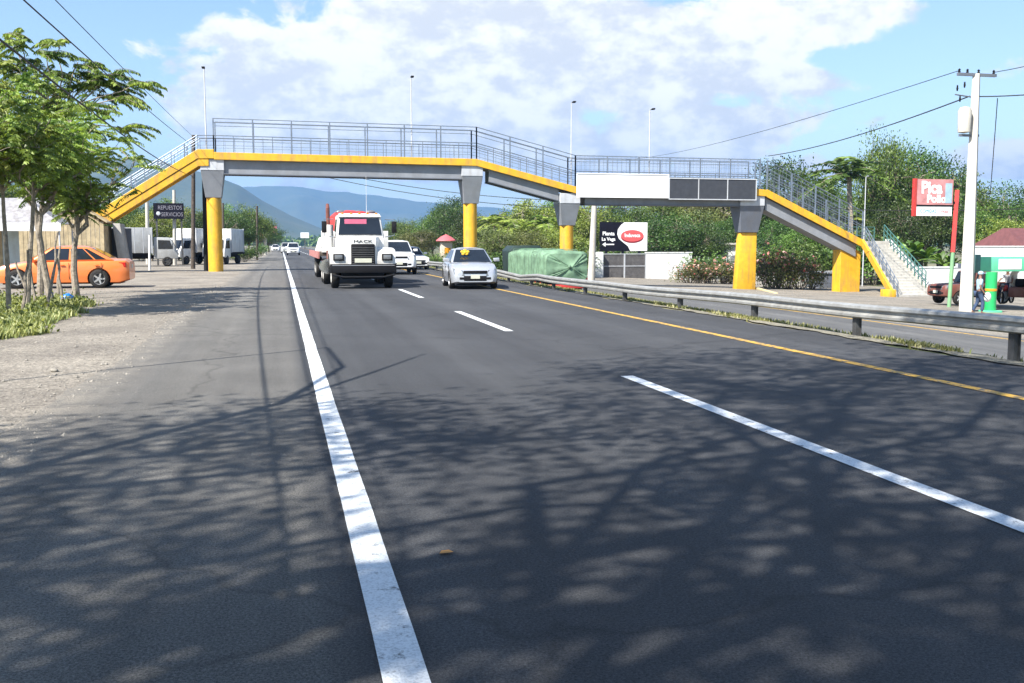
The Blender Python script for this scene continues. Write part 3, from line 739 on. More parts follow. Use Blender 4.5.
        h1.build('headlight', M['lamp'], t, bevel=.012)
        w2 = wd(hl-.1)
        tl = MB(); tl.hexa([(sg*w2*.66, hl-.12, tailtop-.3), (sg*w2*1.02, hl-.3, tailtop-.28), (sg*w2*1.02, hl-.1, tailtop-.28), (sg*w2*.66, hl-.0, tailtop-.3)],
                           [(sg*w2*.66, hl-.14, tailtop-.12), (sg*w2*1.01, hl-.36, tailtop-.1), (sg*w2*1.0, hl-.12, tailtop-.1), (sg*w2*.66, hl-.01, tailtop-.12)])
        tl.build('tail_light', M['redlamp'], t, bevel=.01)
        fg = MB(); fg.box(sg*w1*.62-.09, sg*w1*.62+.09, -hl-.015, -hl+.06, gc+.17, gc+.25); fg.build('fog_lamp', M['darkplastic'], t, bevel=.01)
        for y in (fw, rw): wheel(t, sg*(hw-.11), y, r, .2, sg, rimmat)
    g = MB(); g.box(-.42, .42, -hl-.018, -hl+.06, nose-.13, nose-.02); g.build('grille', M['darkplastic'], t, bevel=.015)
    g = MB(); g.box(-.4, .4, -hl-.016, -hl+.06, gc+.12, gc+.3); g.build('lower_grille', M['darkplastic'], t, bevel=.02)
    if plate:
        g = MB(); g.box(-.16, .16, -hl-.03, -hl-.019, gc+.2, gc+.34); g.build('number_plate', M['plate'], t)
        g = MB(); g.box(-.16, .16, hl-.02, hl+.01, tailtop-.32, tailtop-.18); g.build('number_plate', M['plate'], t)
    return t

car('silver_hatchback', 'silver hatchback with a yellow ornament behind its windscreen', 'car', (6.75, 36.5, .012), R(-4), M['silver'],
    L=4.1, W=1.72, H=1.47, belt=.94, hood=.9, nose=.68, tail=.98, fw=-1.27, rw=1.2, cab=(-1.12, -.3, .95, 1.8), roofw=.55)
sv = bpy.data.objects['silver_hatchback']
mb = MB()
for k in range(5):
    a = 2*math.pi*k/5+.3; mb.sphere((-.22+.11*math.cos(a), -.775, 1.29+.07*math.sin(a)), .06, 6, (1, .25, .8))
mb.sphere((-.22, -.78, 1.29), .06, 6, (1, .4, 1)); mb.build('windscreen_ornament', M['flag'], sv)
pk = car('pickup', 'white double-cab pickup beside the truck with red load', 'pickup', (6.05, 54.4, .012), R(-2), M['carwhite'],
    L=5.2, W=1.9, H=1.8, gc=.33, belt=1.18, hood=1.13, nose=.98, tail=1.2, fw=-1.65, rw=1.55, r=.39, cab=(-1.05, -.45, .75, 1.0), roofw=.64, pickup=True)
p = G(438, 271.5); car('white_saloon', 'white car half hidden between the pickup and the silver hatchback', 'car', (8.0, 64, .012), R(8), M['carwhite'])
oc = car('orange_saloon', 'orange saloon parked side-on behind the thin trees', 'car', (-7.75, 39.6, .006), R(-90), M['orange'],
    L=4.65, W=1.83, H=1.54, belt=.98, hood=.86, nose=.66, tail=1.02, tailtop=1.03, fw=-1.45, rw=1.3, r=.34, cab=(-1.15, -.3, .95, 1.85), roofw=.6)
# far traffic
for nm, lab, ct, px, py, pn, kw in (
    ('far_suv', 'white off-roader driving on the far lane line behind the truck', 'car', 293.5, 255.4, 'carwhite', dict(L=4.6, W=1.85, H=1.8, gc=.3, belt=1.1, hood=1.05, nose=.9, r=.37, cab=(-.9, -.3, 1.9, 2.15), tail=1.1, roofw=.68)),
    ('far_van', 'white van just left of the off-roader on the far road', 'van', 286, 253.2, 'boxgrey', dict(L=4.4, W=1.7, H=1.85, belt=1.1, hood=1.05, nose=.8, cab=(-1.7, -1.1, 1.9, 2.1), tail=1.1, roofw=.66)),
    ('far_car', 'tiny white car farthest away on the left shoulder side', 'car', 275.5, 251.6, 'carwhite', dict(H=1.5))):
    q = G(px, py); car(nm, lab, ct, (q.x, q.y+2.2, .012), 0, M[pn], **kw)

# heavy truck, long-nosed, with a flatbed trailer and a red load
TX, TY = 2.84, 36.0
T = thing('heavy_truck', 'white long-nosed truck with black grille pulling a flatbed trailer', 'truck', (TX, TY, .012), R(0))
# hood
def rr(w, y, z0, z1, c=.1):   # rounded-top ring
    return [(-w, y, z0), (w, y, z0), (w, y, z1-c), (w-c*.4, y, z1-c*.35), (w-c*1.1, y, z1), (-w+c*1.1, y, z1), (-w+c*.4, y, z1-c*.35), (-w, y, z1-c)]
MB().loft([rr(.47, .0, .8, 1.76), rr(.5, .06, .72, 1.81), rr(.58, .7, .72, 1.85), rr(.74, 1.35, .72, 1.9)]).build('hood', M['truckwhite'], T, bevel=.01)
MB().loft([rr(.39, -.05, .82, 1.56, .04), rr(.42, -.03, .8, 1.59, .04), rr(.42, .1, .8, 1.59, .04)]).build('grille', M['darkplastic'], T)
g = MB()
for k in range(9): g.box(-.38, .38, -.065, -.052, .8+.08*k, .83+.08*k)
g.build('grille_bars', M['post'], T)
MB().box(-.3, .3, -.085, -.066, .93, 1.08).build('number_plate', M['plate'], T)
text('MACK', .14, M['post'], T, (0, -.012, 1.68), sx=1.7, name='hood_lettering')
for s in (-1, 1):
    f = MB()
    a = s*.47; b = s*1.16
    prof_ = [(.02, .8), (.0, 1.0), (.03, 1.3), (.12, 1.4), (.6, 1.46), (1.1, 1.44), (1.45, 1.3), (1.6, .95), (1.52, .92), (1.4, 1.15), (1.15, 1.27), (.55, 1.27), (.3, 1.1), (.2, .8)]
    rings = []
    for x, sc in ((a, .97), (s*.7, 1.0), (s*1.04, 1.0), (s*1.12, .985), (b, .95)):
        rings.append([(x, .02+(y)*1.0+(0 if abs(x) < 1.08 else .04), .8+(z-.8)*sc) for y, z in prof_])
    f.loft(rings); f.build('fender', M['truckwhite'], T, angle=50)
    MB().box(s*.86-.19, s*.86+.19, -.03, .06, 1.0, 1.24).build('headlight_surround', M['darkplastic'], T, bevel=.02)
    hl_ = MB(); hl_.box(s*.86-.14, s*.86+.14, -.05, .0, 1.04, 1.2); hl_.build('headlight', M['lamp'], T, bevel=.02)
    wheel(T, s*.96, .78, .5, .28, s, M['truckwhite'])
    # mirrors
    m_ = MB(); m_.tube([(s*.95, 1.55, 1.85), (s*1.28, 1.5, 1.9), (s*1.28, 1.5, 2.5), (s*.95, 1.6, 2.5)], .018, 6); m_.build('mirror_bracket', M['railpaint'], T)
    MB().box(s*1.28-.09, s*1.28+.09, 1.46, 1.5, 2.0, 2.42).build('mirror', M['darkplastic'], T, bevel=.01)
    MB().box(s*.5-.05, s*.5+.05, -.05, .4, .62, .7).build('tow_hook', M['darkplastic'], T)
bp = MB(); bp.box(-1.17, 1.17, -.16, .0, .56, .88); bp.build('bumper', M['darkplastic'], T, bevel=.03)
MB().box(-1.1, 1.1, -.172, -.162, .82, .845).build('bumper_trim', M['greypaint'], T)
# cab
MB().hexa([(-.88, 1.25, 1.0), (.88, 1.25, 1.0), (.9, 2.7, 1.0), (-.9, 2.7, 1.0)], [(-.88, 1.22, 1.8), (.88, 1.22, 1.8), (.9, 2.7, 1.8), (-.9, 2.7, 1.8)]).build('cab', M['truckwhite'], T, bevel=.04)
MB().hexa([(-.88, 1.22, 1.79), (.88, 1.22, 1.79), (.9, 2.7, 1.79), (-.9, 2.7, 1.79)], [(-.78, 1.5, 2.66), (.78, 1.5, 2.66), (.8, 2.66, 2.66), (-.8, 2.66, 2.66)]).build('cab_top', M['truckwhite'], T, bevel=.06, seg=3)
ws = MB(); a = Vector((-.79, 1.245, 1.92)); b = Vector((.79, 1.245, 1.92)); c = Vector((.71, 1.46, 2.54)); d = Vector((-.71, 1.46, 2.54)); n_ = Vector((0, -.95, .3)).normalized()
ws.hexa([p+n_*-.005 for p in (a, b, c, d)], [p+n_*.025 for p in (a, b, c, d)]); ws.build('windscreen', M['glass'], T, bevel=.01, smooth=False)
vs = MB(); vs.hexa([(-.82, 1.38, 2.58), (.82, 1.38, 2.58), (.8, 1.62, 2.6), (-.8, 1.62, 2.6)], [(-.74, 1.42, 2.66), (.74, 1.42, 2.66), (.74, 1.62, 2.72), (-.74, 1.62, 2.72)]); vs.build('sun_visor', M['truckwhite'], T, bevel=.03)
mb = MB(); mb.box(-.55, .25, 1.36, 1.375, 2.3, 2.5); st = mb.build('windscreen_sticker', M['pink'], T); st.location = (0, -.0, 0)
for s in (-1, 1):
    w_ = MB(); w_.hexa([(s*.872, 1.4, 1.86), (s*.892, 1.4, 1.86), (s*.905, 2.4, 1.86), (s*.885, 2.4, 1.86)], [(s*.79, 1.62, 2.5), (s*.81, 1.62, 2.5), (s*.825, 2.36, 2.5), (s*.805, 2.36, 2.5)])
    w_.build('side_window', M['glass'], T, smooth=False)
    MB().tube([(s*.55, 1.45, 1.88), (s*.2, 1.4, 2.08)], .012, 5).build('wiper', M['darkplastic'], T)
for x in (-.62, -.3, 0, .3, .62):
    MB().box(x-.04, x+.04, 1.45, 1.53, 2.69, 2.735).build('marker_lamp', M['amber'], T, bevel=.01)
MB().tube([(-1.08, 2.9, .9), (-1.08, 2.9, 2.95), (-1.08, 3.05, 3.08)], [.075, .075, .06], 12).build('exhaust_stack', M['rust'], T)
MB().cyl((-1.1, 1.9, 1.35), (-1.1, 1.9, 2.3), .17, n=16).build('air_filter', M['truckwhite'], T)
MB().cyl((.3, 1.9, 2.7), (.3, 1.9, 4.1), .012, .006, 6).build('antenna', M['lightgrey'], T)
MB().cyl((-1.15, 2.2, .75), (-1.15, 3.4, .75), .28, n=18).build('fuel_tank', M['chrome'], T)
MB().box(-.45, .45, .3, 16, .8, 1.0).build('chassis', M['darkplastic'], T)
MB().box(-.74, .74, .05, 1.4, .34, .6).build('sump_guard', M['darkplastic'], T, bevel=.04)
MB().tube([(-1.1, -.2, .5), (-.7, -.24, .42), (.7, -.24, .42), (1.1, -.2, .5)], .04, 6).build('tow_bar', M['darkplastic'], T)
MB().cyl((-.95, .78, .5), (.95, .78, .5), .07).build('axle', M['darkplastic'], T)
for y in (4.6, 5.95, 13.2, 14.5):
    for s in (-1, 1):
        wheel(T, s*1.08, y, .5, .3, s, M['truckwhite'])
FD_ = MB(); FD_.box(-1.38, 1.38, 3.9, 16.2, 1.12, 1.26); fb = FD_.build('flatbed', M['wood'], T, bevel=.01)
for s in (-1, 1): MB().box(s*1.38-.03+s*.03, s*1.38+.03+s*.03, 3.9, 16.2, 1.02, 1.3).build('flatbed_side_rail', mat('faded_red', (.5, .2, .18), .6, var=.3, dirt=.3), T)
MB().box(-1.3, 1.3, 3.85, 3.95, 1.26, 2.1).build('headboard', M['truckwhite'], T, bevel=.01)
# red load on the trailer: a dump body lying on the bed
RL = thing('red_machine_body', 'red machine body with a rounded top riding on the flatbed behind the white cab', 'machine', (TX+.12, TY+4.4, .012+1.262))
MB().loft([[(x, y, z) for x, z in ((-w_, 0), (-w_, 1.2*k), (-w_*.97, 1.42*k), (-w_*.8, 1.55*k), (-w_*.3, 1.64*k), (w_*.3, 1.62*k), (w_*.8, 1.5*k), (w_*.97, 1.38*k), (w_, 1.2*k), (w_, 0))] for y, w_, k in ((0, .86, .94), (.25, .95, 1.0), (1.4, .98, 1.04), (2.8, .98, 1.0), (3.4, .8, .8))]).build('body', M['red'], RL)
MB().box(-.5, .5, -.05, -.002, .5, 1.2).build('front_grille', M['darkplastic'], RL, bevel=.02)
for x in (-.62, .1, .6): MB().sphere((x, .5, 1.6), .12, 8, (1.6, 1, .7)).build('roof_lamp', M['lamp'], RL)
for y in (.3, 2.2):
    for s in (-1, 1): MB().cyl((s*.9, y+.3, .35), (s*1.12, y+.3, .35), .35, n=18).build('tyre', M['tyre'], RL)
MB().box(-1.25, -.55, 5.2, 8.6, 0, .62).build('crate', M['truckwhite'], RL) if 0 else None
TB = thing('white_tool_chest', 'low white chest with dark lid window on the rear left of the flatbed', 'chest', (TX-.75, TY+8.6, .012+1.262))
MB().hexa([(-.6, 0, 0), (.6, 0, 0), (.6, 1.8, 0), (-.6, 1.8, 0)], [(-.42, .3, .62), (.42, .3, .62), (.42, 1.5, .62), (-.42, 1.5, .62)]).build('case', M['truckwhite'], TB, bevel=.05)
MB().hexa([(-.4, .03, .16), (.4, .03, .16), (.4, .2, .16), (-.4, .2, .16)], [(-.34, .2, .5), (.34, .2, .5), (.34, .3, .5), (-.34, .3, .5)]).build('window', M['glass'], TB)

# tarpaulin-covered lorry on the far carriageway
LT = thing('tarpaulin_lorry', 'lorry with a ribbed green tarpaulin cover and red tail behind the guard rail', 'truck', (14.4, 50, -1.115), R(-1))
W2 = 1.14; L2 = 9.6
rings = []
for i, y in enumerate(np.linspace(0, L2, 42)):
    bul = .05*math.sin(i*1.35)+.16*noise.noise((i*.45, 0, 0)); sq = 1-.12*math.exp(-y/.35)
    w = (W2+bul*.6)*sq; zt = (2.34+bul*.7)*(1-.06*math.exp(-y/.3)); r_ = []
    for k in range(15):
        a = k/14; x = -w+2*w*a
        z = zt-.16*abs(2*a-1)**7+.14*noise.noise((x*1.6, y*1.1, 5)); r_.append((x, y, z))
    left = [(-w-.03*math.sin(i*2.1), y, zz) for zz in (.95, 1.3, 1.7, 1.95)]; right = [(w+.03*math.sin(i*1.7), y, zz) for zz in (1.95, 1.7, 1.3, .95)]
    rings.append(left+r_+right)
MB().loft(rings).build('tarpaulin', M['tarp'], LT, angle=60)
# gathered rear flap: radial folds drawn to a knot
fl = MB(); na = 60; nr = 7; cx_, cz_ = .22, 1.5
o = len(fl.v)
for j in range(nr):
    for i in range(na):
        a = 2*math.pi*i/na; q = j/(nr-1)
        ex = 1.1*(abs(math.cos(a))**.35)*(1 if math.cos(a) > 0 else -1); ez = .72*(abs(math.sin(a))**.35)*(1 if math.sin(a) > 0 else -1)
        fold = (.05+.05*noise.noise((a*2, 3, 0)))*math.sin(a*13+3*math.sin(a*2)+noise.noise((a*3, 0, q*2))*3)*q*(1.15-q)*2+.1*noise.noise((ex*q*2.2, ez*q*2.2, 7))
        fl.v.append((cx_*(1-q)+ex*q, -.06-.16*(1-q)**1.5+fold, cz_+ez*q))
for j in range(nr-1):
    for i in range(na):
        i2 = (i+1) % na; fl.f.append((j*na+i, j*na+i2, (j+1)*na+i2, (j+1)*na+i))
fl.build('gathered_flap', M['tarp'], LT, angle=80)
MB().sphere((.1, -.24, 1.55), .09, 8).build('knot', M['tarp'], LT)
for y in (1.3, 3.1, 4.6, 6.4, 8.3):
    rp = MB(); rp.tube([(-W2-.09, y, .95), (-W2-.09, y+.15, 1.9), (-W2*.85, y+.2, 2.42), (0, y+.25, 2.46), (W2*.85, y+.2, 2.42), (W2+.09, y+.15, 1.9), (W2+.09, y, .95)], .014, 5); rp.build('rope', M['tarp'], LT)
ct = MB(); ct.loft([[(x, y, z) for x, z in ((-1.05, 1.0), (-1.1, 2.3), (-.8, 2.62), (.8, 2.62), (1.1, 2.3), (1.05, 1.0))] for y in (L2-.3, L2+.2, L2+1.9)]); ct.build('cab', M['darktarp'], LT, bevel=.04)
MB().box(-1.15, 1.15, 0, L2+.1, .78, .96).build('flatbed', M['red'], LT, bevel=.01)
MB().box(-1.1, 1.1, -.1, -.0, .42, .62).build('rear_bumper', M['red'], LT, bevel=.02)
for s in (-1, 1):
    MB().box(s*.9-.14, s*.9+.14, -.13, -.102, .46, .58).build('tail_light', M['redlamp'], LT)
    MB().box(s*.45-.04, s*.45+.04, -.05, .2, .6, .8).build('bumper_bracket', M['darkplastic'], LT)
    for y in (1.3, 2.5, 8.8): wheel(LT, s*.95, y, .46, .28, s, M['red'])
MB().box(-.4, .4, .2, L2+1.5, .55, .78).build('chassis', M['darkplastic'], LT)
MB().cyl((-.9, 1.3, .46), (.9, 1.3, .46), .08).build('axle', M['darkplastic'], LT)

# box vans parked on the left forecourt
def boxvan(label, loc, rotz, cabm, boxm, Lb=4.2, Hb=2.2, Wb=2.0, z0=.95):
    t = thing('box_van', label, 'box van', loc, rotz, 'box vans parked by the left roadside')
    w = Wb/2
    MB().box(-w, w, 1.75, 1.75+Lb, z0, z0+Hb).build('cargo_box', boxm, t, bevel=.03)
    for x in (-w, w):
        for y in (1.75, 1.75+Lb): tr = MB(); tr.box(x-.04, x+.04, y-.04, y+.04, z0-.03, z0+Hb+.03); tr.build('corner_post', M['lightgrey'], t)
    for k in range(1, 8):
        y = 1.75+Lb*k/8
        for x in (-w, w): tr = MB(); tr.box(x-.012, x+.012, y-.02, y+.02, z0, z0+Hb); tr.build('panel_rib', M['lightgrey'], t)
    sec = [(.0, .55), (.02, 1.05), (.12, 1.2), (.45, 1.95), (.55, 2.05), (1.6, 2.08), (1.65, 2.0), (1.65, .55)]
    MB().prism(sec, 'x', -.88, .88).build('cab', cabm, t, bevel=.05)
    a, b, c, d = Vector((-.76, .12, 1.27)), Vector((.76, .12, 1.27)), Vector((.72, .42, 1.9)), Vector((-.72, .42, 1.9)); n_ = Vector((0, -.9, .4))
    MB().hexa([p+n_*-.01 for p in (a, b, c, d)], [p+n_*.025 for p in (a, b, c, d)]).build('windscreen', M['glass'], t, smooth=False)
    for s in (-1, 1):
        MB().prism([(.35, 1.25), (.55, 1.85), (1.35, 1.88), (1.35, 1.25)], 'x', s*.875, s*.895).build('side_window', M['glass'], t, smooth=False)
        MB().box(s*.6-.14, s*.6+.14, -.03, .02, .8, .95).build('headlight', M['lamp'], t, bevel=.01)
        MB().box(s*1.02-.06, s*1.02+.06, .35, .4, 1.3, 1.65).build('mirror', M['darkplastic'], t)
        wheel(t, s*.78, .75, .36, .22, s, M['post']); wheel(t, s*.76, 1.75+Lb-1.3, .36, .3, s, M['post'])
    MB().box(-.86, .86, -.06, .04, .45, .62).build('bumper', M['darkplastic'], t, bevel=.02)
    MB().box(-.5, .5, -.03, .02, .8, .92).build('grille', M['darkplastic'], t)
    MB().box(-.4, .4, .3, 1.75+Lb, .55, .8).build('chassis', M['darkplastic'], t)
    MB().box(-w+.1, w-.1, 1.9, 5.8, .78, .94).build('subframe', M['darkplastic'], t)
    return t
q = G(166, 267); boxvan('long grey box van, nearest the boarded housing', (q.x+.6, q.y+2.5, .006), R(96), M['boxgrey'], M['boxgrey'], 4.6, 1.8)
q = G(163, 266.5); boxvan('white box van parked between the grey van and the wooden pole', (q.x+.0, q.y+5.5, .006), R(-36), M['truckwhite'], M['truckwhite'], 3.6, 1.85)
q = G(211, 265.5); boxvan('white box van standing right behind the left yellow column', (q.x, q.y+3, .006), R(-14), M['truckwhite'], M['truckwhite'], 3.4, 1.85, 1.8)

# old brown off-roader, motorcycle rickshaw and people at the right
q = G(961, 306, -1.45); car('old_pickup', 'old red-brown pickup parked between the ramp and the concrete pole', 'pickup', (q.x+1.5, q.y+1.2, -1.42), R(-86), M['rust'],
    L=4.4, W=1.65, H=1.72, gc=.38, belt=1.08, hood=1.07, nose=.95, tail=1.08, fw=-1.4, rw=1.3, r=.34, cab=(-.6, -.35, .6, .75), roofw=.66, pickup=True, rimmat=M['lightgrey'])

def skinfig(name, V, E, Rr, m, parent=None, sub=2):
    me = bpy.data.meshes.new(name); me.from_pydata([Vector(v) for v in V], E, [])
    o = bpy.data.objects.new(name, me); col.objects.link(o)
    md = o.modifiers.new('s', 'SKIN'); md.use_smooth_shade = True
    for i, r in enumerate(Rr):
        sv_ = me.skin_vertices[0].data[i]; sv_.radius = (r, r) if not hasattr(r, '__len__') else r; sv_.use_root = (i == 0)
    s = o.modifiers.new('u', 'SUBSURF'); s.levels = sub; s.render_levels = sub
    r = evalmesh(o); bpy.data.objects.remove(o); r.materials.clear(); r.materials.append(m); r.polygons.foreach_set('material_index', [0]*len(r.polygons)); r.shade_smooth()
    return link(name, r, parent)
def person(label, loc, rotz, pose, shirt, trousers, cap=None, cat='person'):
    J = pose; hand = M['skin']
    # joints: pelvis, chest, neck, head, hip/knee/ankle/toe L/R, shoulder/elbow/wrist L/R
    t = thing('person', label, cat, loc, rotz)
    names = ['pel', 'waist', 'chest', 'neck', 'head0', 'head1']
    V = [J['pel'], J['waist'], J['chest'], J['neck'], J['h0'], J['h1']]
    Rr = [(.15, .12), (.135, .1), (.17, .11), .058, .085, .075]; E = [(0, 1), (1, 2), (2, 3), (3, 4), (4, 5)]
    for s in 'LR':
        b = len(V); V += [J['hip'+s], J['kn'+s], J['an'+s], J['toe'+s]]; Rr += [.09, .06, .042, .035]; E += [(0, b), (b, b+1), (b+1, b+2), (b+2, b+3)]
        b = len(V); V += [J['sh'+s], J['el'+s], J['wr'+s]]; Rr += [.06, .042, .03]; E += [(2, b), (b, b+1), (b+1, b+2)]
        # palm and fingers
        w = Vector(J['wr'+s]); d = (w-Vector(J['el'+s])).normalized(); sd = Vector((1, 0, 0)) if abs(d.x) < .7 else Vector((0, 1, 0)); sd = (sd-d*sd.dot(d)).normalized()
        nn = d.cross(sd); p0 = w+d*.06; k = len(V); V.append(p0); Rr.append((.036, .018)); E.append((b+2, k))
        for i_, (off, ln) in enumerate(((-.03, .06), (-.01, .075), (.01, .07), (.03, .055))):
            a0 = p0+sd*off+d*.035; a1 = a0+d*ln*.6+nn*.01; a2 = a1+d*ln*.4+nn*.03; b2 = len(V)
            V += [a0, a1, a2]; Rr += [.01, .009, .007]; E += [(k, b2), (b2, b2+1), (b2+1, b2+2)]
        b2 = len(V); V += [w+d*.03-sd*.045, w+d*.07-sd*.06+nn*.02]; Rr += [.011, .009]; E += [(k, b2), (b2, b2+1)]
    skinfig('body', V, E, Rr, M['skin'], t, 1)
    h = (Vector(J['h0'])+Vector(J['h1']))/2
    fwd = Vector((0, -1, 0))
    fc = MB(); fc.sphere(tuple(h+fwd*.105+Vector((0, 0, -.01))), .018, 6, (.8, 1, 1.3)); fc.build('nose', M['skin'], t)
    for s in (-1, 1): fc = MB(); fc.sphere(tuple(h+fwd*.088+Vector((s*.034, 0, .02))), .011, 6); fc.build('eye', M['darkplastic'], t); fc = MB(); fc.sphere(tuple(h+Vector((s*.09, .01, 0))), .024, 6, (.4, .8, 1.2)); fc.build('ear', M['skin'], t)
    fc = MB(); fc.box(h.x-.025, h.x+.025, h.y-.098, h.y-.08, h.z-.052, h.z-.044); fc.build('mouth', M['rust'], t)
    # shirt
    V = [J['pel'], J['waist'], J['chest'], tuple(Vector(J['chest']).lerp(Vector(J['neck']), .6))]; Rr = [(.165, .135), (.155, .12), (.19, .13), .075]; E = [(0, 1), (1, 2), (2, 3)]
    for s in 'LR':
        b = len(V); V += [J['sh'+s], tuple(Vector(J['sh'+s]).lerp(Vector(J['el'+s]), .8))]; Rr += [.075, .065]; E += [(2, b), (b, b+1)]
    skinfig('shirt', V, E, Rr, shirt, t)
    V = [tuple(Vector(J['pel'])+Vector((0, 0, .02)))]; Rr = [(.168, .138)]; E = []
    for s in 'LR':
        b = len(V); V += [J['hip'+s], J['kn'+s], tuple(Vector(J['an'+s]).lerp(Vector(J['kn'+s]), .1))]; Rr += [.105, .076, .062]; E += [(0, b), (b, b+1), (b+1, b+2)]
    skinfig('trousers', V, E, Rr, trousers, t)
    for s in 'LR':
        a = Vector(J['an'+s]); c = Vector(J['toe'+s]); skinfig('shoe', [a-Vector((0, 0, .02)), a.lerp(c, .5)-Vector((0, 0, .025)), c], [(0, 1), (1, 2)], [.05, .048, .035], M['darkplastic'], t, 1)
    if cap:
        mb = MB(); o = len(mb.v); mb.sphere(tuple(h+Vector((0, 0, .055))), .108, 12, (1, 1.05, .85)); mb.box(h.x-.07, h.x+.07, h.y-.21, h.y-.06, h.z+.05, h.z+.065); mb.build('cap', cap, t, angle=60)
    else:
        mb = MB(); mb.sphere(tuple(h+Vector((0, .02, .045))), .105, 12, (1, 1, .9)); mb.build('hair', M['darkplastic'], t)
    return t
stand = dict(pel=(0, 0, .95), waist=(0, 0, 1.12), chest=(0, 0, 1.36), neck=(0, -.01, 1.53), h0=(0, -.02, 1.6), h1=(0, -.03, 1.7),
    hipL=(-.1, 0, .88), knL=(-.12, -.12, .5), anL=(-.13, -.08, .09), toeL=(-.14, -.24, .04), hipR=(.1, 0, .88), knR=(.12, .02, .48), anR=(.13, .22, .1), toeR=(.14, .08, .04),
    shL=(-.19, 0, 1.42), elL=(-.25, .06, 1.15), wrL=(-.25, -.1, .92), shR=(.19, 0, 1.42), elR=(.25, -.04, 1.15), wrR=(.24, -.22, 1.02))
q = G(976, 311, -1.35); person('person in light blue shirt and cap walking beside the concrete pole', (28.05, 35.9, -1.3), R(70), stand, M['shirtblue'], M['jeans'], M['shirtblue'])
# white plastic bag carried by the walker
bg = MB(); bg.sphere((0, 0, 0), .17, 10, (1, .6, 1.2)); bo = bg.build('carrier_bag', M['white'], None)
bo.location = (28.35, 35.78, -.58); tag(bo, 'white plastic bag carried by the person in light blue', 'bag')

def motorcycle(loc, rotz):
    t = thing('motorcycle_rickshaw', 'motorcycle rickshaw with white hooped hood beside the green post', 'rickshaw', loc, rotz)
    for y in (-.65, .65):
        o = MB().lathe([(.26, -.045), (.3, -.04), (.31, 0), (.3, .04), (.26, .045)], (0, 0, 0), 'x', 26).build('wheel', M['tyre'], t); o.location = (0, y, .31)
        sp = MB()
        for k in range(12): a = math.pi*k/12; sp.tube([(0, -.26*math.cos(a), -.26*math.sin(a)), (0, .26*math.cos(a), .26*math.sin(a))], .006, 4)
        sp.build('spokes', M['chrome'], o)
    MB().tube([(0, -.65, .31), (0, -.45, .85), (0, -.4, 1.0)], .03).build('fork', M['chrome'], t)
    MB().tube([(-.34, -.28, 1.06), (-.2, -.4, 1.04), (.2, -.4, 1.04), (.34, -.28, 1.06)], .016).build('handlebar', M['darkplastic'], t)
    MB().sphere((0, -.15, .78), .2, 10, (.7, 1.4, .8)).build('fuel_tank', M['red'], t)
    MB().box(-.13, .13, .05, .75, .74, .84).build('seat', M['darkplastic'], t, bevel=.03)
    MB().box(-.13, .13, -.25, .2, .28, .6).build('engine', M['greypaint'], t, bevel=.04)
    MB().tube([(0, .65, .31), (0, .1, .5), (0, -.4, .9)], .025).build('frame', M['darkplastic'], t)
    MB().sphere((0, -.52, .93), .09, 8).build('headlight', M['lamp'], t)
    # sidecar with hooped hood
    MB().box(.25, 1.15, -.5, .65, .35, .85).build('sidecar', M['rust'], t, bevel=.06)
    MB().box(.3, 1.1, .2, .65, .85, 1.25).build('sidecar_seat', M['darkplastic'], t, bevel=.05)
    w = MB().lathe([(.16, -.05), (.24, -.05), (.25, 0), (.24, .05), (.16, .05)], (0, 0, 0), 'x', 22).build('wheel', M['tyre'], t); w.location = (1.25, .1, .25)
    MB().loft([[(x, y, z) for x, z in ((.2, .85), (.2, 1.5), (.35, 1.72), (.7, 1.8), (1.05, 1.72), (1.2, 1.5), (1.2, .85), (1.17, .85), (1.17, 1.48), (1.03, 1.68), (.7, 1.76), (.37, 1.68), (.23, 1.48), (.23, .85))] for y in (-.2, .2, .7)]).build('hood', M['white'], t)
    return t
mcl = G(1006, 304, -1.4)
motorcycle((mcl.x, mcl.y, -1.38), R(-60))
sit = dict(pel=(0, .2, .93), waist=(0, .17, 1.1), chest=(0, .1, 1.34), neck=(0, .06, 1.5), h0=(0, .04, 1.57), h1=(0, .03, 1.68),
    hipL=(-.1, .15, .9), knL=(-.22, -.22, .78), anL=(-.2, -.02, .4), toeL=(-.2, -.16, .34), hipR=(.1, .15, .9), knR=(.22, -.22, .78), anR=(.2, -.02, .4), toeR=(.2, -.16, .34),
    shL=(-.19, .1, 1.4), elL=(-.3, -.08, 1.2), wrL=(-.32, -.24, 1.1), shR=(.19, .1, 1.4), elR=(.3, -.08, 1.2), wrR=(.32, -.24, 1.1))
person('person in grey shirt sitting astride the motorcycle rickshaw', (mcl.x, mcl.y, -1.38), R(-60), sit, M['shirtgrey'], M['jeans'], None)

# ------------------------------------------------------------------ poles and wires
def pole(name, label, base, top, r0, r1, m, extra=None, sq=False, cat='utility pole', group=None):
    b = Vector(base); tp = Vector(top)-b
    t = thing(name, label, cat, b, 0, group)
    mb = MB(); mb.tube([(0, 0, -.2), tp], [r0, r1], 4 if sq else 14); mb.build('shaft', m, t, smooth=not sq)
    return t, tp
b = G(966, 311, -1.32); tp = P(976.5, 74, b.y+.3)
UP, tv = pole('utility_pole', 'tall pale concrete power pole with transformer beside the red sign', b, tp, .37, .19, M['poleconc'], sq=True)
MB().box(tv.x-.95, tv.x+.95, tv.y-.08, tv.y+.04, tv.z-.1, tv.z+.02).build('crossarm', M['darkgrey'], UP)
for dx in (-.85, -.45, .1, .85):
    MB().lathe([(.04, 0), (.06, .05), (.035, .09), (.06, .13), (.02, .18)], (tv.x+dx, tv.y, tv.z+.02), 'z', 8).build('insulator', M['darkplastic'], UP)
tr = UP
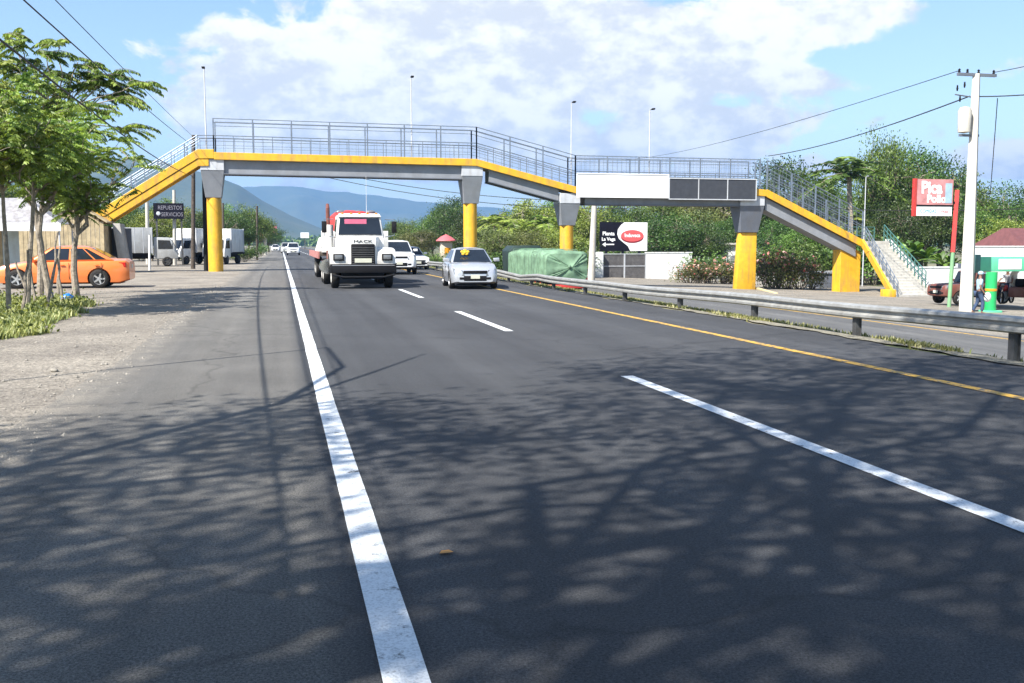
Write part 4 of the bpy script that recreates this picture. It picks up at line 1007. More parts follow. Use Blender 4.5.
MB().lathe([(.001, -.55), (.26, -.5), (.28, .4), (.2, .55), (.001, .6)], (tv.x*.8-.52, tv.y-.1, tv.z-2.0), 'z', 18).build('transformer', M['poleconc'], UP)
MB().box(tv.x*.8-.75, tv.x*.8+.2, tv.y-.15, tv.y-.05, tv.z-2.68, tv.z-2.58).build('transformer_bracket', M['darkgrey'], UP)
for k, (dx, dz) in enumerate(((-.9, -.75), (-.55, -.6), (-.75, -1.2))):
    MB().lathe([(.03, 0), (.05, .1), (.03, .25)], (tv.x*.95+dx, tv.y, tv.z+dz), 'z', 6).build('fuse', M['darkplastic'], UP)
MB().tube([(tv.x*.95-1, tv.y, tv.z-.9), (tv.x*.95, tv.y, tv.z-1.0)], .03, 6).build('fuse_arm', M['darkgrey'], UP)

b = G(193, 269); WP, wv = pole('wooden_pole', 'dark wooden pole standing just left of the first yellow column', (b.x, b.y, 0), P(193.5, 135, b.y), .14, .11, M['wood'])
b = P(204, 200, 61.9); DP, _ = pole('black_pipe', 'black pole touching the back of the left yellow column', (b.x, 61.9, 0), (b.x+.05, 61.9, 6.2), .13, .12, M['black'], cat='pole')
b = G(149.5, 270.5); pole('thin_white_post', 'thin white post by the grey box van', (b.x, b.y, 0), P(149.5, 235, b.y), .07, .06, M['white'], cat='post')
gp = 'poles among the far left trees'
pole('concrete_pole', 'pale concrete pole left of the black signboard', (P(147, 240, 85).x, 85, 0), P(147, 202, 85), .16, .14, M['poleconc'])
SBy = 80.; sp_ = P(174, 240, SBy)
pole('concrete_pole', 'pale pole rising behind the black signboard', (sp_.x, SBy, 0), P(174, 190, SBy), .14, .12, M['poleconc'])
pole('thin_pole', 'slim dark pole right of the left yellow column', (P(223, 240, 90).x, 90, 0), P(223, 203, 90), .1, .08, M['wood'], cat='pole')
b = G(257, 260); pole('thin_pole', 'tall slim greenish pole at the edge of the left roadside trees', (b.x, b.y, 0), P(257, 206, b.y), .13, .1, M['wood'], cat='pole')
pole('concrete_pole', 'white concrete pole beyond the slim pole on the far left roadside', (P(265.5, 250, 150).x, 150, 0), P(265.5, 222, 150), .2, .18, M['poleconc'])
b = P(591, 277, 74); pole('concrete_pole', 'white pole between the tarpaulin lorry and the roadside billboard', (b.x, 74, -1.5), P(594.5, 201, 74), .3, .2, M['poleconc'])
pole('concrete_pole', 'pale pole far behind the white pickup', (P(423.5, 250, 130).x, 130, 0), P(423.5, 224, 130), .15, .13, M['poleconc'])
# near-left pole, out of the picture; its wires cross the view
NP, nv = pole('utility_pole', 'short wooden cable pole at the road edge next to the viewer', (-3.4, 2., 0), (-3.4, 2., 5.5), .1, .08, M['wood'])
PO2, nv = pole('utility_pole', 'unseen added wooden pole on the left verge holding the shadow-casting cable', (-12.6, 5.8, 0), (-12.6, 5.8, 7), .12, .1, M['wood'])  # added out of view to carry the shadow cable
def wire(label, a, b, sag, r=.018, n=24):
    a = Vector(a); b = Vector(b); pts = [a.lerp(b, i/n)-Vector((0, 0, 4*sag*(i/n)*(1-i/n))) for i in range(n+1)]
    o = MB().tube(pts, r, 5, False).build('overhead_wire', M['cable'], None); tag(o, label, 'wire', 'overhead wires'); return o
wt = P(193.5, 136, 70.2)
a1 = P(-60, -30, 14); wire('thick black cable crossing in front of the left tree', (-3.4, 2, 4.5), P(193.5, 176, 70.2), .5, .019)
ends = P(193.5, 150, 70.2)
wire('thin wire above the thick cable at upper left', (-3.4, 2, 4.85), P(193.5, 146, 70.2), .2, .014)
wire('faint wire highest over the left tree', (-3.4, 2, 5.25), P(193.5, 137, 70.2), .1, .01)
wire('unseen cable added between verge pole and bough to cast a shadow line', (-12.6, 5.8, 6.6), (-3.6, 12.6, 5.6), .15, .03)  # added out of view so that its shadow crosses the gravel and shoulder
ut = Vector((UP.location.x+tv.x, UP.location.y+tv.y, UP.location.z+tv.z))
wire('black wire running from the concrete pole down towards the bridge ramp', ut+Vector((-.3, 0, -.95)), P(768, 156, 75), .35, .03)
wire('faint upper wire left of the concrete pole', ut+Vector((-.9, 0, .1)), P(620, 160, 150), .8, .018)
wire('horizontal wire right of the concrete pole', ut+Vector((.2, 0, -.95)), P(1100, 86, 36), .1, .026)
wire('faint wire rising at the upper right edge', ut+Vector((.85, 0, .1)), P(1120, 40, 30), .1, .016)
wire('hanging service wire right of the concrete pole', ut+Vector((1.1, 0, -1.0)), P(990, 195, 44), .25, .02)
wire('low wire across the bottom of the pole and red sign', P(830, 208, 60), P(1080, 206, 38), .2, .02)
for i, (l_, ya, yb_) in enumerate((('upper cable crossing the road under the bridge', 172, 192), ('lower cable crossing the road under the bridge', 178, 200))):
    wire(l_, P(330, ya, 95), P(640, yb_+8, 90), .9, .03)

# ------------------------------------------------------------------ signs and small buildings
# roadside billboard: dark field, white wave and red oval
q = P(600, 222, 84); q2 = P(647, 251, 84)
BB = thing('billboard', 'dark billboard with white arrow and red oval logo on white wave', 'billboard', ((q.x+q2.x)/2, 84, -1.6))
w = (q2.x-q.x)/2; zt = q.z+1.6; z0 = q2.z+1.6; Hh = zt-z0; zc = (zt+z0)/2
MB().box(-w, w, 0, .12, z0, zt).build('panel', M['signblack'], BB, smooth=False)
wv_ = [(.02*w, zt-.02), (-.12*w, zt-.1*Hh), (-.25*w, zt-.26*Hh), (-.27*w, zt-.42*Hh), (-.2*w, zt-.58*Hh), (-.02*w, zt-.7*Hh), (.18*w, zt-.83*Hh), (.28*w, z0+.02), (w, z0+.02), (w, zt-.15*Hh), (w*1.0, zt-.02)]
wvp = MB(); wvp.prism(wv_, 'y', -.02, -.003); wvp.build('white_wave', M['signwhite'], BB, smooth=False)
ov = [(.36*w+.48*w*math.cos(2*math.pi*k/32), zc+.03*Hh+.2*Hh*math.sin(2*math.pi*k/32)) for k in range(32)]
MB().prism([(x, z-.05*Hh) for x, z in ov], 'y', -.034, -.022).build('oval_shadow', mat('oval_shadow_print', (.25, .02, .03), .5), BB, smooth=False)
MB().prism(ov, 'y', -.05, -.036).build('red_oval', M['redsign'], BB, smooth=False)
text('Induveca', .46, M['signwhite'], BB, (.36*w, -.054, zc+.04*Hh), sx=.9, name='oval_lettering', bold=.01)
text('Planta', .46, M['signwhite'], BB, (-.64*w, -.01, zc+.1*Hh), name='lettering', bold=.012)
text('La Vega', .4, M['signwhite'], BB, (-.64*w, -.01, zc-.09*Hh), name='lettering', bold=.012)
MB().prism([(-.9*w, zc-.27*Hh), (-.76*w, zc-.19*Hh), (-.76*w, zc-.25*Hh), (-.4*w, zc-.25*Hh), (-.4*w, zc-.29*Hh), (-.76*w, zc-.29*Hh), (-.76*w, zc-.35*Hh)], 'y', -.012, -.003).build('arrow', M['signwhite'], BB, smooth=False)
for x in (-w*.7, 0, w*.7): MB().box(x-.1, x+.1, .125, .3, 0, zt-.3).build('leg', M['post'], BB)
# gate, white wall, wall
def wallthing(name, label, cat, px0, px1, ytop, Y, zb, m, th=.2, cap=None):
    a = P(px0, ytop, Y); b = P(px1, ytop, Y); h = a.z-zb
    t = thing(name, label, cat, (a.x, Y, zb)); MB().box(0, b.x-a.x, 0, th, -.2, h).build('panel', m, t, bevel=.02, smooth=False)
    MB().box(-.03, b.x-a.x+.03, -.04, th+.04, h, h+.08).build('coping', cap or m, t, smooth=False)
    return t, b.x-a.x, h
t, w_, h_ = wallthing('white_wall', 'whitewashed wall right of the dark gate', 'wall', 646, 692, 253, 83, -1.6, M['wallwhite'])
wallthing('garden_wall', 'low whitewashed wall behind the old brown pickup', 'wall', 905, 985, 268, 58, -1.6, M['wallwhite'])
wallthing('garden_wall', 'long weathered wall behind the flower bed', 'wall', 755, 835, 272, 70, -1.6, M['concrete'])
wallthing('white_wall', 'white wall strip above the green canopy at far right', 'wall', 975, 1080, 247, 58, -1.6, M['wallwhite'])
GT = thing('gate', 'dark double gate with pale frame under the billboard', 'gate', (P(603, 254, 83).x, 83, -1.6))
gw = P(646, 254, 83).x-P(603, 254, 83).x; gh = P(603, 254, 83).z+1.6
for k in (0, 1):
    x0 = k*gw/2
    lf = MB(); lf.box(x0+.06, x0+gw/2-.04, .02, .05, .1, gh-.05); lf.build('leaf', mat('gate_sheet', (.1, .095, .095), .7, var=.3), GT)
    fr = MB()
    for x in (x0+.03, x0+gw/2-.03): fr.box(x-.035, x+.035, -.02, .018, 0, gh)
    for z in (.1, gh*.55, gh): fr.box(x0, x0+gw/2, -.026, .012, z-.03, z+.03)
    fr.build('frame', M['lightgrey'], GT)
p_ = P(599.5, 252, 82.5); mb = MB(); mb.box(-.35, .35, 0, .5, -.1, p_.z+1.6); o = mb.build('gate_pillar', M['wallwhite'], None, bevel=.03); o.location = (p_.x, 82.5, -1.6); tag(o, 'white gate pillar beside the pale pole', 'pillar')
# chain-link fence
CF = thing('chain_fence', 'wire mesh fence left of the flower hedge', 'fence', (P(690, 255, 80).x, 80, -1.6)); cw = P(745, 255, 80).x-P(690, 255, 80).x
mb = MB()
for k in range(7): mb.cyl((cw*k/6, 0, -.1), (cw*k/6, 0, 2.1), .035, n=6)
mb.build('post', M['lightgrey'], CF)
mb = MB()
for k in range(int(cw/.16)):
    mb.tube([(k*.16, 0, .05), (min(k*.16+2, cw), 0, 2.05)], .006, 3, False); mb.tube([(min(k*.16+2, cw), .01, .05), (k*.16, .01, 2.05)], .006, 3, False)
mb.build('mesh', M['galv'], CF)
# white hut with water tank
a = P(722, 246, 86); HU = thing('white_hut', 'small white hut half hidden behind the fourth column', 'hut', (a.x, 86, -1.6))
MB().box(0, 3.2, 0, 3.2, -.1, 3.1).build('wall', M['wallwhite'], HU, bevel=.02); MB().box(-.25, 3.45, -.3, 3.5, 3.1, 3.3).build('roof_slab', M['concrete'], HU, bevel=.03)
MB().box(.9, 1.8, -.05, -.003, 0, 2.1).build('door', M['greypaint'], HU); MB().box(2.2, 2.9, -.04, -.003, 1.0, 1.9).build('window', M['glass'], HU)
a = P(717, 237, 86); WT = thing('water_tank', 'black plastic water tank next to the small white hut', 'water tank', (a.x, 86, 0))
MB().lathe([(.001, 0), (.62, 0), (.65, .1), (.65, 1.2), (.55, 1.4), (.2, 1.5), (.2, 1.6), (.001, 1.6)], (0, 0, .6), 'z', 24).build('tank', M['darkgrey'], WT)
MB().box(-.7, .7, -.7, .7, -1.7, .6).build('stand', M['concrete'], WT)
# dark planter block
a = P(819, 274, 66); b = P(838, 274, 66); PB = thing('planter_box', 'dark grey concrete planter left of the ramp column', 'planter', (a.x, 66, -1.6))
MB().box(0, b.x-a.x, 0, 1.8, -.1, a.z+1.6).build('box', M['darkgrey'], PB, bevel=.04); MB().box(-.1, b.x-a.x+.1, -.1, 1.9, a.z+1.6, a.z+1.75).build('rim', M['greypaint'], PB, bevel=.02)

# red sign at right on a red and green post
sy = 42.; a = P(915, 179, sy); b = P(951, 216, sy); px_ = P(955, 190, sy)
RS = thing('red_sign', 'red roadside sign with white lettering over a white strip', 'sign', (P(949, 305, sy).x, sy, -1.4))
ox = RS.location.x; pb = Vector((0, 0, 0)); ptop = Vector((P(957.5, 190, sy).x-ox, 0, P(957, 190, sy).z+1.4))
mid = ptop*.47
MB().tube([(0, 0, -.1), mid], [.09, .09], 10).build('post_lower', mat('green_post_paint', (.2, .38, .2), .5, dirt=.2), RS)
MB().tube([mid, ptop], [.13, .13], 4).build('post_upper', M['red'], RS, smooth=False)
x0, x1, z0, z1 = a.x-ox, b.x-ox, b.z+1.4, a.z+1.4; zs = z0+(z1-z0)*.28
MB().box(x0, x1, -.08, .06, zs+.04, z1).build('picture_panel', mat('faded_red_print', (.62, .27, .27), .5, var=.3, scale=2), RS, smooth=False)
MB().box(x0-.06, x1-.03, -.08, .06, z0, zs-.04).build('name_strip', M['signwhite'], RS, smooth=False)
MB().box(x0-.07, x0+.06, -.1, .08, z0-.02, z1+.02).build('frame', M['red'], RS); MB().box(x0-.05, x1+.02, -.095, .075, zs-.035, zs+.035).build('frame', M['darkplastic'], RS)
for z in (zs+.1, z1-.4): MB().box(x1-.1, ptop.x, -.03, .03, z, z+.1).build('bracket', M['darkplastic'], RS)
text('Pica', .78, M['signwhite'], RS, ((x0+x1)/2-.15, -.085, zs+.82), name='lettering', bold=.03, sx=.9)
text('Pollo', .5, M['signwhite'], RS, ((x0+x1)/2+.12, -.085, zs+.3), name='lettering', bold=.02, sx=1.)
MB().box(x1-.42, x1-.06, -.09, -.082, zs+.12, z1-.18).build('pale_picture', M['shirtblue'], RS)
text('COMIDAS', .22, mat('teal_letter', (.1, .35, .42), .5), RS, ((x0+x1)/2-.3, -.086, (z0+zs)/2-.02), name='lettering', sx=.9)
text('ricas', .22, M['redsign'], RS, (x1-.42, -.086, (z0+zs)/2-.02), name='lettering', sx=.9)

# green canopy with post and building behind
cy = 39.5; a = P(974, 258, cy); b = P(1075, 271, cy)
GC = thing('green_canopy', 'green fascia canopy with white name panel carried on a green post', 'canopy', (a.x, cy, -1.35))
w_ = b.x-a.x; za, zb2_ = b.z+1.35, a.z+1.35+.05
MB().box(.35, w_, 0, .25, za, zb2_).build('fascia', M['canopygreen'], GC, bevel=.02)
MB().box(0, .34, -.03, .28, za-.05, zb2_+.1).build('fascia_end', M['railgreen'], GC, bevel=.02)
MB().box(1.6, w_, .26, 3.4, za+.1, za+.3).build('roof_slab', M['lightgrey'], GC)
MB().box(1.3, 2.5, -.02, -.003, za+.1, zb2_-.1).build('name_panel', M['signwhite'], GC)
p_ = P(990, 311, cy-1.4)
po = thing('green_post', 'thick green post with an orange band in front of the rickshaw', 'post', (p_.x, cy-1.4, -1.4))
ph = P(990, 272, cy-1.4).z+1.4
MB().tube([(0, 0, -.05), (0, 0, ph)], [.24, .24], 24).build('shaft', M['green'], po); MB().lathe([(.25, -.05), (.255, 0), (.25, .05)], (0, 0, 1.0), 'z', 24).build('band', M['amber'], po)
MB().box(-.35, .35, -.35, .35, -.05, .1).build('foot', M['canopygreen'], po, bevel=.02)
HB = thing('roadside_house', 'house with a dull maroon roof at the far right edge', 'house', (P(985, 240, 66).x, 62, -1.6))
a = P(972, 247, 60); r1_ = P(972, 229, 60)
MB().box(0, 12, 0, 4.5, -.1, a.z+1.6).build('wall', M['wallwhite'], HB)
MB().hexa([(-.5, -.6, a.z+1.6), (12.5, -.6, a.z+1.6), (12.5, 5.1, a.z+1.6), (-.5, 5.1, a.z+1.6)], [(.3, 2, r1_.z+1.75), (12, 2, r1_.z+1.75), (12, 2.5, r1_.z+1.75), (.3, 2.5, r1_.z+1.75)]).build('roof', M['maroonroof'], HB, smooth=False)
for k in range(5): MB().box(.6+2.3*k, .75+2.3*k, -.5, -.35, -.1, a.z+1.6).build('veranda_post', M['rust'], HB)
for k in range(3): MB().box(1.2+3*k, 2.4+3*k, -.04, -.003, 1.2, 2.4).build('window', M['glass'], HB)
# black signboard at left
a = P(153, 203, 79.5); b = P(184, 219, 79.5); SB = thing('black_signboard', 'black signboard with pale lettering above the box vans', 'signboard', (a.x, 79.5, 0))
w_ = b.x-a.x; MB().box(0, w_, 0, .1, b.z, a.z).build('panel', M['signblack'], SB)
SL = mat('pale_letter', (.22, .21, .25), .6)
for i_, s in enumerate(('REPUESTOS', 'Y SERVICIOS')):
    text(s, .42, SL, SB, (w_/2+.1, -.006, a.z-.35-.5*i_), name='lettering', sx=.8)
MB().sphere((.35, -.0, b.z+.4), .15, 8, (1, .1, 1)).build('emblem', M['lightgrey'], SB)
for x in (.2, w_-.2): MB().box(x-.06, x+.06, .1, .2, 0, b.z+.3).build('leg', M['post'], SB)
# pink parasol kiosk by the far verge
k0 = G(447, 258, -.3); kY = 95.; kp = P(446, 240, kY)
KI = thing('roadside_kiosk', 'cream roadside kiosk under a pink-red parasol roof', 'kiosk', (kp.x, kY, -.2)); KI.scale = (.72, .72, .85)
MB().box(-.75, .75, -.6, .6, 0, 2.3).build('booth', mat('cream_paint', (.6, .5, .38), .7), KI, bevel=.03)
MB().loft([[(1.35*math.cos(2*math.pi*k/10)*q_, 1.35*math.sin(2*math.pi*k/10)*q_, z) for k in range(10)] for q_, z in ((1, 2.45), (.97, 2.55), (.5, 2.95), (.03, 3.2))]).build('roof', mat('pink_roof', (.55, .12, .13), .6), KI)
MB().box(-.3, .5, -.64, -.603, 1.0, 1.7).build('hatch', M['amber'], KI)
# houses on the left behind the orange car
LH = thing('left_shop', 'white and pale blue roadside shop behind the orange saloon', 'shop', (-26, 62, 0))
MB().box(0, 12.8, 0, 9, -.1, 2.9).build('wall', mat('pale_blue_wall', (.5, .6, .66), .8, dirt=.2), LH)
MB().box(1, 3.4, -.05, -.003, 0, 2.3).build('shutter', M['paleWood'], LH); MB().box(8.6, 10.6, -.05, -.003, 0, 2.4).build('shutter', M['paleWood'], LH); MB().box(4.6, 6.8, -.04, -.003, .9, 2.2).build('window', M['glass'], LH)
MB().hexa([(-.4, -2, 2.9), (13.2, -2, 2.9), (13.2, 9.4, 2.9), (-.4, 9.4, 2.9)], [(-.4, 2.5, 4.3), (13.2, 2.5, 4.3), (13.2, 4.5, 4.3), (-.4, 4.5, 4.3)]).build('roof', M['thatch'], LH, smooth=False)
MB().box(-.4, 13.2, -2.06, -1.98, 2.55, 2.95).build('roof_edge', M['white'], LH)
TN = thing('grey_canvas_awning', 'grey peaked awning beside the shop behind the thin trees', 'awning', (P(24, 250, 52).x, 52, 0))
MB().hexa([(-2, -1.6, 2.55), (2, -1.6, 2.55), (2, 1.6, 2.55), (-2, 1.6, 2.55)], [(-.15, -.1, 3.8), (.15, -.1, 3.8), (.15, .1, 3.8), (-.15, .1, 3.8)]).build('canopy', M['thatch'], TN, smooth=False)
MB().box(-2, 2, -1.64, -1.58, 2.2, 2.57).build('valance', M['white'], TN)
for x in (-1.9, 1.9):
    for y in (-1.5, 1.5): MB().cyl((x, y, 0), (x, y, 2.6), .04).build('pole', M['lightgrey'], TN)
# red and white van at the left edge
RV = boxvan('white and red delivery van cut by the left edge of the picture', (G(4, 292).x-3.4, 44.5, .006), R(82), M['red'], M['carwhite'], 4.4, 1.9)
MB().box(-.9, .9, .1, .2, .56, 1.0)
if 'group' in RV: del RV['group']
RV.name = 'delivery_van'
for nm_, px_0, px_1, yt, yb2, Y, m_, lab in (('far_billboard', 260, 268, 228, 237, 170, 'redsign', 'small faded red roadside board far along the left side'), ('far_billboard', 271, 277, 226, 235, 260, 'pink', 'tiny pink and white board farther along the left side'), ('far_billboard', 300.5, 309, 232.5, 238, 320, 'signwhite', 'tiny white board above the road near the horizon')):
    a = P(px_0, yt, Y); b = P(px_1, yb2, Y); t = thing(nm_, lab, 'billboard', (a.x, Y, 0))
    MB().box(0, b.x-a.x, 0, .2, b.z, a.z).build('panel', M[m_], t); MB().box((b.x-a.x)/2-.15, (b.x-a.x)/2+.15, .2, .4, 0, b.z+.5).build('leg', M['post'], t)
# litter
bl = G(67, 304); o = MB(); o.sphere((0, 0, 0), .17, 10, (1, .8, .7)); me = o.mesh('plastic_bag', M['bluebag'])
for v in me.vertices: v.co += Vector(v.co).normalized()*.06*noise.noise(v.co*14)
bo = link('plastic_bag', me); bo.location = (bl.x, bl.y, .16); tag(bo, 'crumpled blue plastic bag lying in the grass by the tree foot', 'bag')
o = MB(); o.sphere((0, 0, 0), .11, 8, (1, .8, .5)); me = o.mesh('plastic_cup', M['signwhite']); bo = link('white_litter', me); bo.location = (bl.x+.22, bl.y-.15, .09); tag(bo, 'small white scrap lying beside the blue plastic bag', 'litter')
o = MB(); o.sphere((0, 0, 0), .045, 7, (1.2, 1, .7)); me = o.mesh('stone', M['stone'])
for v in me.vertices: v.co += Vector(v.co).normalized()*.02*noise.noise(v.co*20)
bl = G(54, 372.5); bo = link('stone', me); bo.location = (bl.x, bl.y, .03); tag(bo, 'single pale stone on the gravel shoulder', 'stone')
# ------------------------------------------------------------------ vegetation
def leaves(C, L, Wd, D=None, droop=.3, tone=None, tw=.25):
    """C centres (n,3); one bent diamond leaf of two faces at each"""
    n = len(C)
    if D is None:
        D = rng.normal(size=(n, 3)); D[:, 2] -= droop
    D = D/np.linalg.norm(D, axis=1, keepdims=True)
    A = rng.normal(size=(n, 3)); A[:, 2] *= .4; A[:, 2] += .0
    S = np.cross(D, A); S /= np.linalg.norm(S, axis=1, keepdims=True)+1e-9
    U = np.cross(S, D)
    L = (L*rng.uniform(.7, 1.3, n))[:, None]; W = (Wd*rng.uniform(.7, 1.3, n))[:, None]
    p0 = C-D*L*.5; p2 = C+D*L*.5-U*L*.12; p1 = C+S*W*.5+U*W*.1; p3 = C-S*W*.5+U*W*.1
    V = np.stack([p0, p1, p2, p3], 1).reshape(-1, 3)
    t = np.repeat(tone if tone is not None else rng.uniform(0, 1, n), 4)
    return V, t
def quads(name, V, T, m, parent=None, smooth=False):
    me = bpy.data.meshes.new(name); nf = len(V)//4
    me.vertices.add(len(V)); me.vertices.foreach_set('co', V.astype(np.float32).ravel())
    me.loops.add(nf*4); me.loops.foreach_set('vertex_index', np.arange(nf*4, dtype=np.int32))
    me.polygons.add(nf); me.polygons.foreach_set('loop_start', np.arange(0, nf*4, 4, dtype=np.int32)); me.polygons.foreach_set('loop_total', np.full(nf, 4, dtype=np.int32))
    me.update(calc_edges=True)
    at = me.attributes.new('tone', 'FLOAT', 'POINT'); at.data.foreach_set('value', T.astype(np.float32))
    me.materials.append(m)
    return link(name, me, parent) if parent is not False else me

def limb(mb, a, b, r0, r1, bend=.12, n=5, k=6):
    a = Vector(a); b = Vector(b); L = (b-a).length
    pts = [a.lerp(b, i/n)+Vector((random.uniform(-1, 1), random.uniform(-1, 1), random.uniform(-.5, .5)))*L*bend*.35*(0 if i in (0, n) else 1) for i in range(n+1)]
    mb.tube(pts, [r0+(r1-r0)*i/n for i in range(n+1)], k, True); return pts

def broad(name, h, rx, rz, nclump, nleaf, ls, leaf, bark, seed, trunk=.35, cr=.75, hollow=.55, lean=0.):
    random.seed(seed); g = np.random.default_rng(seed)
    t = thing(name, 'tree', 'tree'); mb = MB()
    cz = h-rz; th = h*trunk
    tr = limb(mb, (0, 0, -.3), (lean*.4, 0, th), h*.03, h*.02, .08)
    cl = []
    for i in range(nclump):
        d = g.normal(size=3); d /= np.linalg.norm(d); q = hollow+(1-hollow)*g.random()**.6
        p = np.array([d[0]*rx*q+lean, d[1]*rx*q, cz+d[2]*rz*q*(1 if d[2] > 0 else .85)])
        bump = .86+.6*noise.noise(tuple(d*2.3+seed)); p[:2] *= bump; p[2] = cz+(p[2]-cz)*(.85+.5*noise.noise(tuple(d*2.1+seed+9)))
        cl.append(p)
    top = Vector((lean*.4, 0, th))
    nb = 7; hubs = []
    for k in range(nb):
        a = 2*math.pi*k/nb+random.uniform(-.3, .3); e = Vector((lean*.8+rx*.5*math.cos(a), rx*.5*math.sin(a), cz+rz*random.uniform(-.35, .4)))
        limb(mb, top-Vector((0, 0, random.uniform(0, .2)*th)), e, h*.014, h*.006, .2); hubs.append(e)
    for p in cl:
        hb = min(hubs, key=lambda q: (q-Vector(p)).length)
        limb(mb, hb, p, h*.005, h*.0015, .2, 3, 4)
    mb.build('trunk', bark, t)
    Vs = []; Ts = []
    for p in cl:
        n = int(nleaf*g.uniform(.6, 1.3)); c = g.normal(size=(n, 3))*np.array([cr, cr, cr*.55])*.5*g.uniform(.7, 1.25)+p
        V, T = leaves(c, ls, ls*.5, tone=np.clip(g.uniform(.15, .85)+g.normal(size=n)*.12, 0, 1)); Vs.append(V); Ts.append(T)
    quads('crown', np.concatenate(Vs), np.concatenate(Ts), leaf, t)
    t['h'] = h; return t
def frond(g, base, d, L, nl, ll, lw, drop, hang=.55):
    """one pinnate leaf: returns leaf centres and directions"""
    d = Vector(d).normalized(); s = d.cross(Vector((0, 0, 1))).normalized(); C = []; D = []; pts = []
    for i in range(nl):
        t = (i+.5)/nl; p = Vector(base)+d*L*t+Vector((0, 0, -drop*L*t*t)); pts.append(p)
        for sg in (-1, 1):
            q = (s*sg+d*.45+Vector((0, 0, -hang))).normalized(); l_ = ll*(math.sin(math.pi*(.12+.85*t))**.6)
            C.append(p+q*l_*.5); D.append(q)
    return C, D, pts
def palm(name, h, nf, L, leaf, seed, nl=16, trunk=True):
    random.seed(seed); g = np.random.default_rng(seed); t = thing(name, 'palm', 'palm'); mb = MB()
    top = Vector((.3, .1, h)); limb(mb, (0, 0, -.3), top, .17, .13, .04)
    Vs = []; Ts = []
    for k in range(nf):
        a = 2*math.pi*k/nf*2.4; el = random.uniform(-.1, 1.3); d = (math.cos(a)*math.cos(el), math.sin(a)*math.cos(el), math.sin(el))
        C, D, pts = frond(g, top, d, L*random.uniform(.8, 1.1), nl, L*.26, .1, .55)
        mb.tube([top]+pts, [.03]+[.015]*len(pts), 4, False)
        V, T = leaves(np.array(C), L*.24, .14, np.array(D), tone=np.full(len(C), random.uniform(.2, .9))); Vs.append(V); Ts.append(T)
    mb.build('trunk', M['palebark'], t); quads('crown', np.concatenate(Vs), np.concatenate(Ts), leaf, t); t['h'] = h+L*.8; return t
def banana(name, h, n, seed):
    random.seed(seed); t = thing(name, 'banana plant', 'plant'); mb = MB(); V = []; T = []
    for s in range(3):
        bx_, by_ = random.uniform(-.8, .8), random.uniform(-.8, .8); hh = h*random.uniform(.45, .6); mb.tube([(bx_, by_, -.2), (bx_, by_, hh)], [.14, .09], 8)
        for k in range(n):
            a = random.uniform(0, 6.28); el = random.uniform(.5, 1.3); L = h*random.uniform(.4, .55); d = Vector((math.cos(a)*math.cos(el), math.sin(a)*math.cos(el), math.sin(el))); sd = Vector((-math.sin(a), math.cos(a), 0)); tn = random.uniform(.2, 1)
            prev = None
            for i in range(9):
                q = i/8; p = Vector((bx_, by_, hh))+d*L*q+Vector((0, 0, -.5*L*q*q)); w = .17*math.sin(math.pi*min(1, .08+q*.92))**.6*(h/4)
                l_, r_ = p+sd*w+Vector((0, 0, -w*.5)), p-sd*w+Vector((0, 0, -w*.5))
                if prev: V += [prev[0], prev[1], p, l_, prev[1], prev[2], r_, p]; T += [tn]*8
                prev = (l_, p, r_)
    mb.build('stem', M['grassleaf'], t); quads('leaves', np.array([tuple(v) for v in V]), np.array(T), M['leafA'], t); t['h'] = h; return t
def shrub(name, h, r, n, leaf, seed, flowers=0, ls=.13):
    g = np.random.default_rng(seed); random.seed(seed); t = thing(name, 'shrub', 'shrub'); mb = MB()
    cs = []
    for k in range(14):
        a = random.uniform(0, 6.28); q = r*random.random()**.5; e = Vector((q*math.cos(a), q*math.sin(a), h*random.uniform(.35, .9))); limb(mb, (e.x*.2, e.y*.2, -.1), e, .03, .01, .1, 3, 5); cs.append(e)
    mb.build('stem', M['bark'], t); Vs = []; Ts = []
    for c in cs:
        m_ = n//14; C = g.normal(size=(m_, 3))*np.array([r*.28, r*.28, h*.16])+np.array(c); C[:, 2] = np.abs(C[:, 2])
        V, T = leaves(C, ls, ls*.5, tone=np.clip(random.uniform(.1, .9)+g.normal(size=m_)*.1, 0, 1)); Vs.append(V); Ts.append(T)
    quads('foliage', np.concatenate(Vs), np.concatenate(Ts), leaf, t)
    if flowers:
        C = np.array([np.array(cs[k % len(cs)])+g.normal(size=3)*np.array([r*.3, r*.3, h*.2])+np.array([0, -.1, h*.12]) for k in range(flowers)])
        V, T = leaves(C, .16, .15); quads('blossoms', V, T, M['flower'], t)
    t['h'] = h; return t

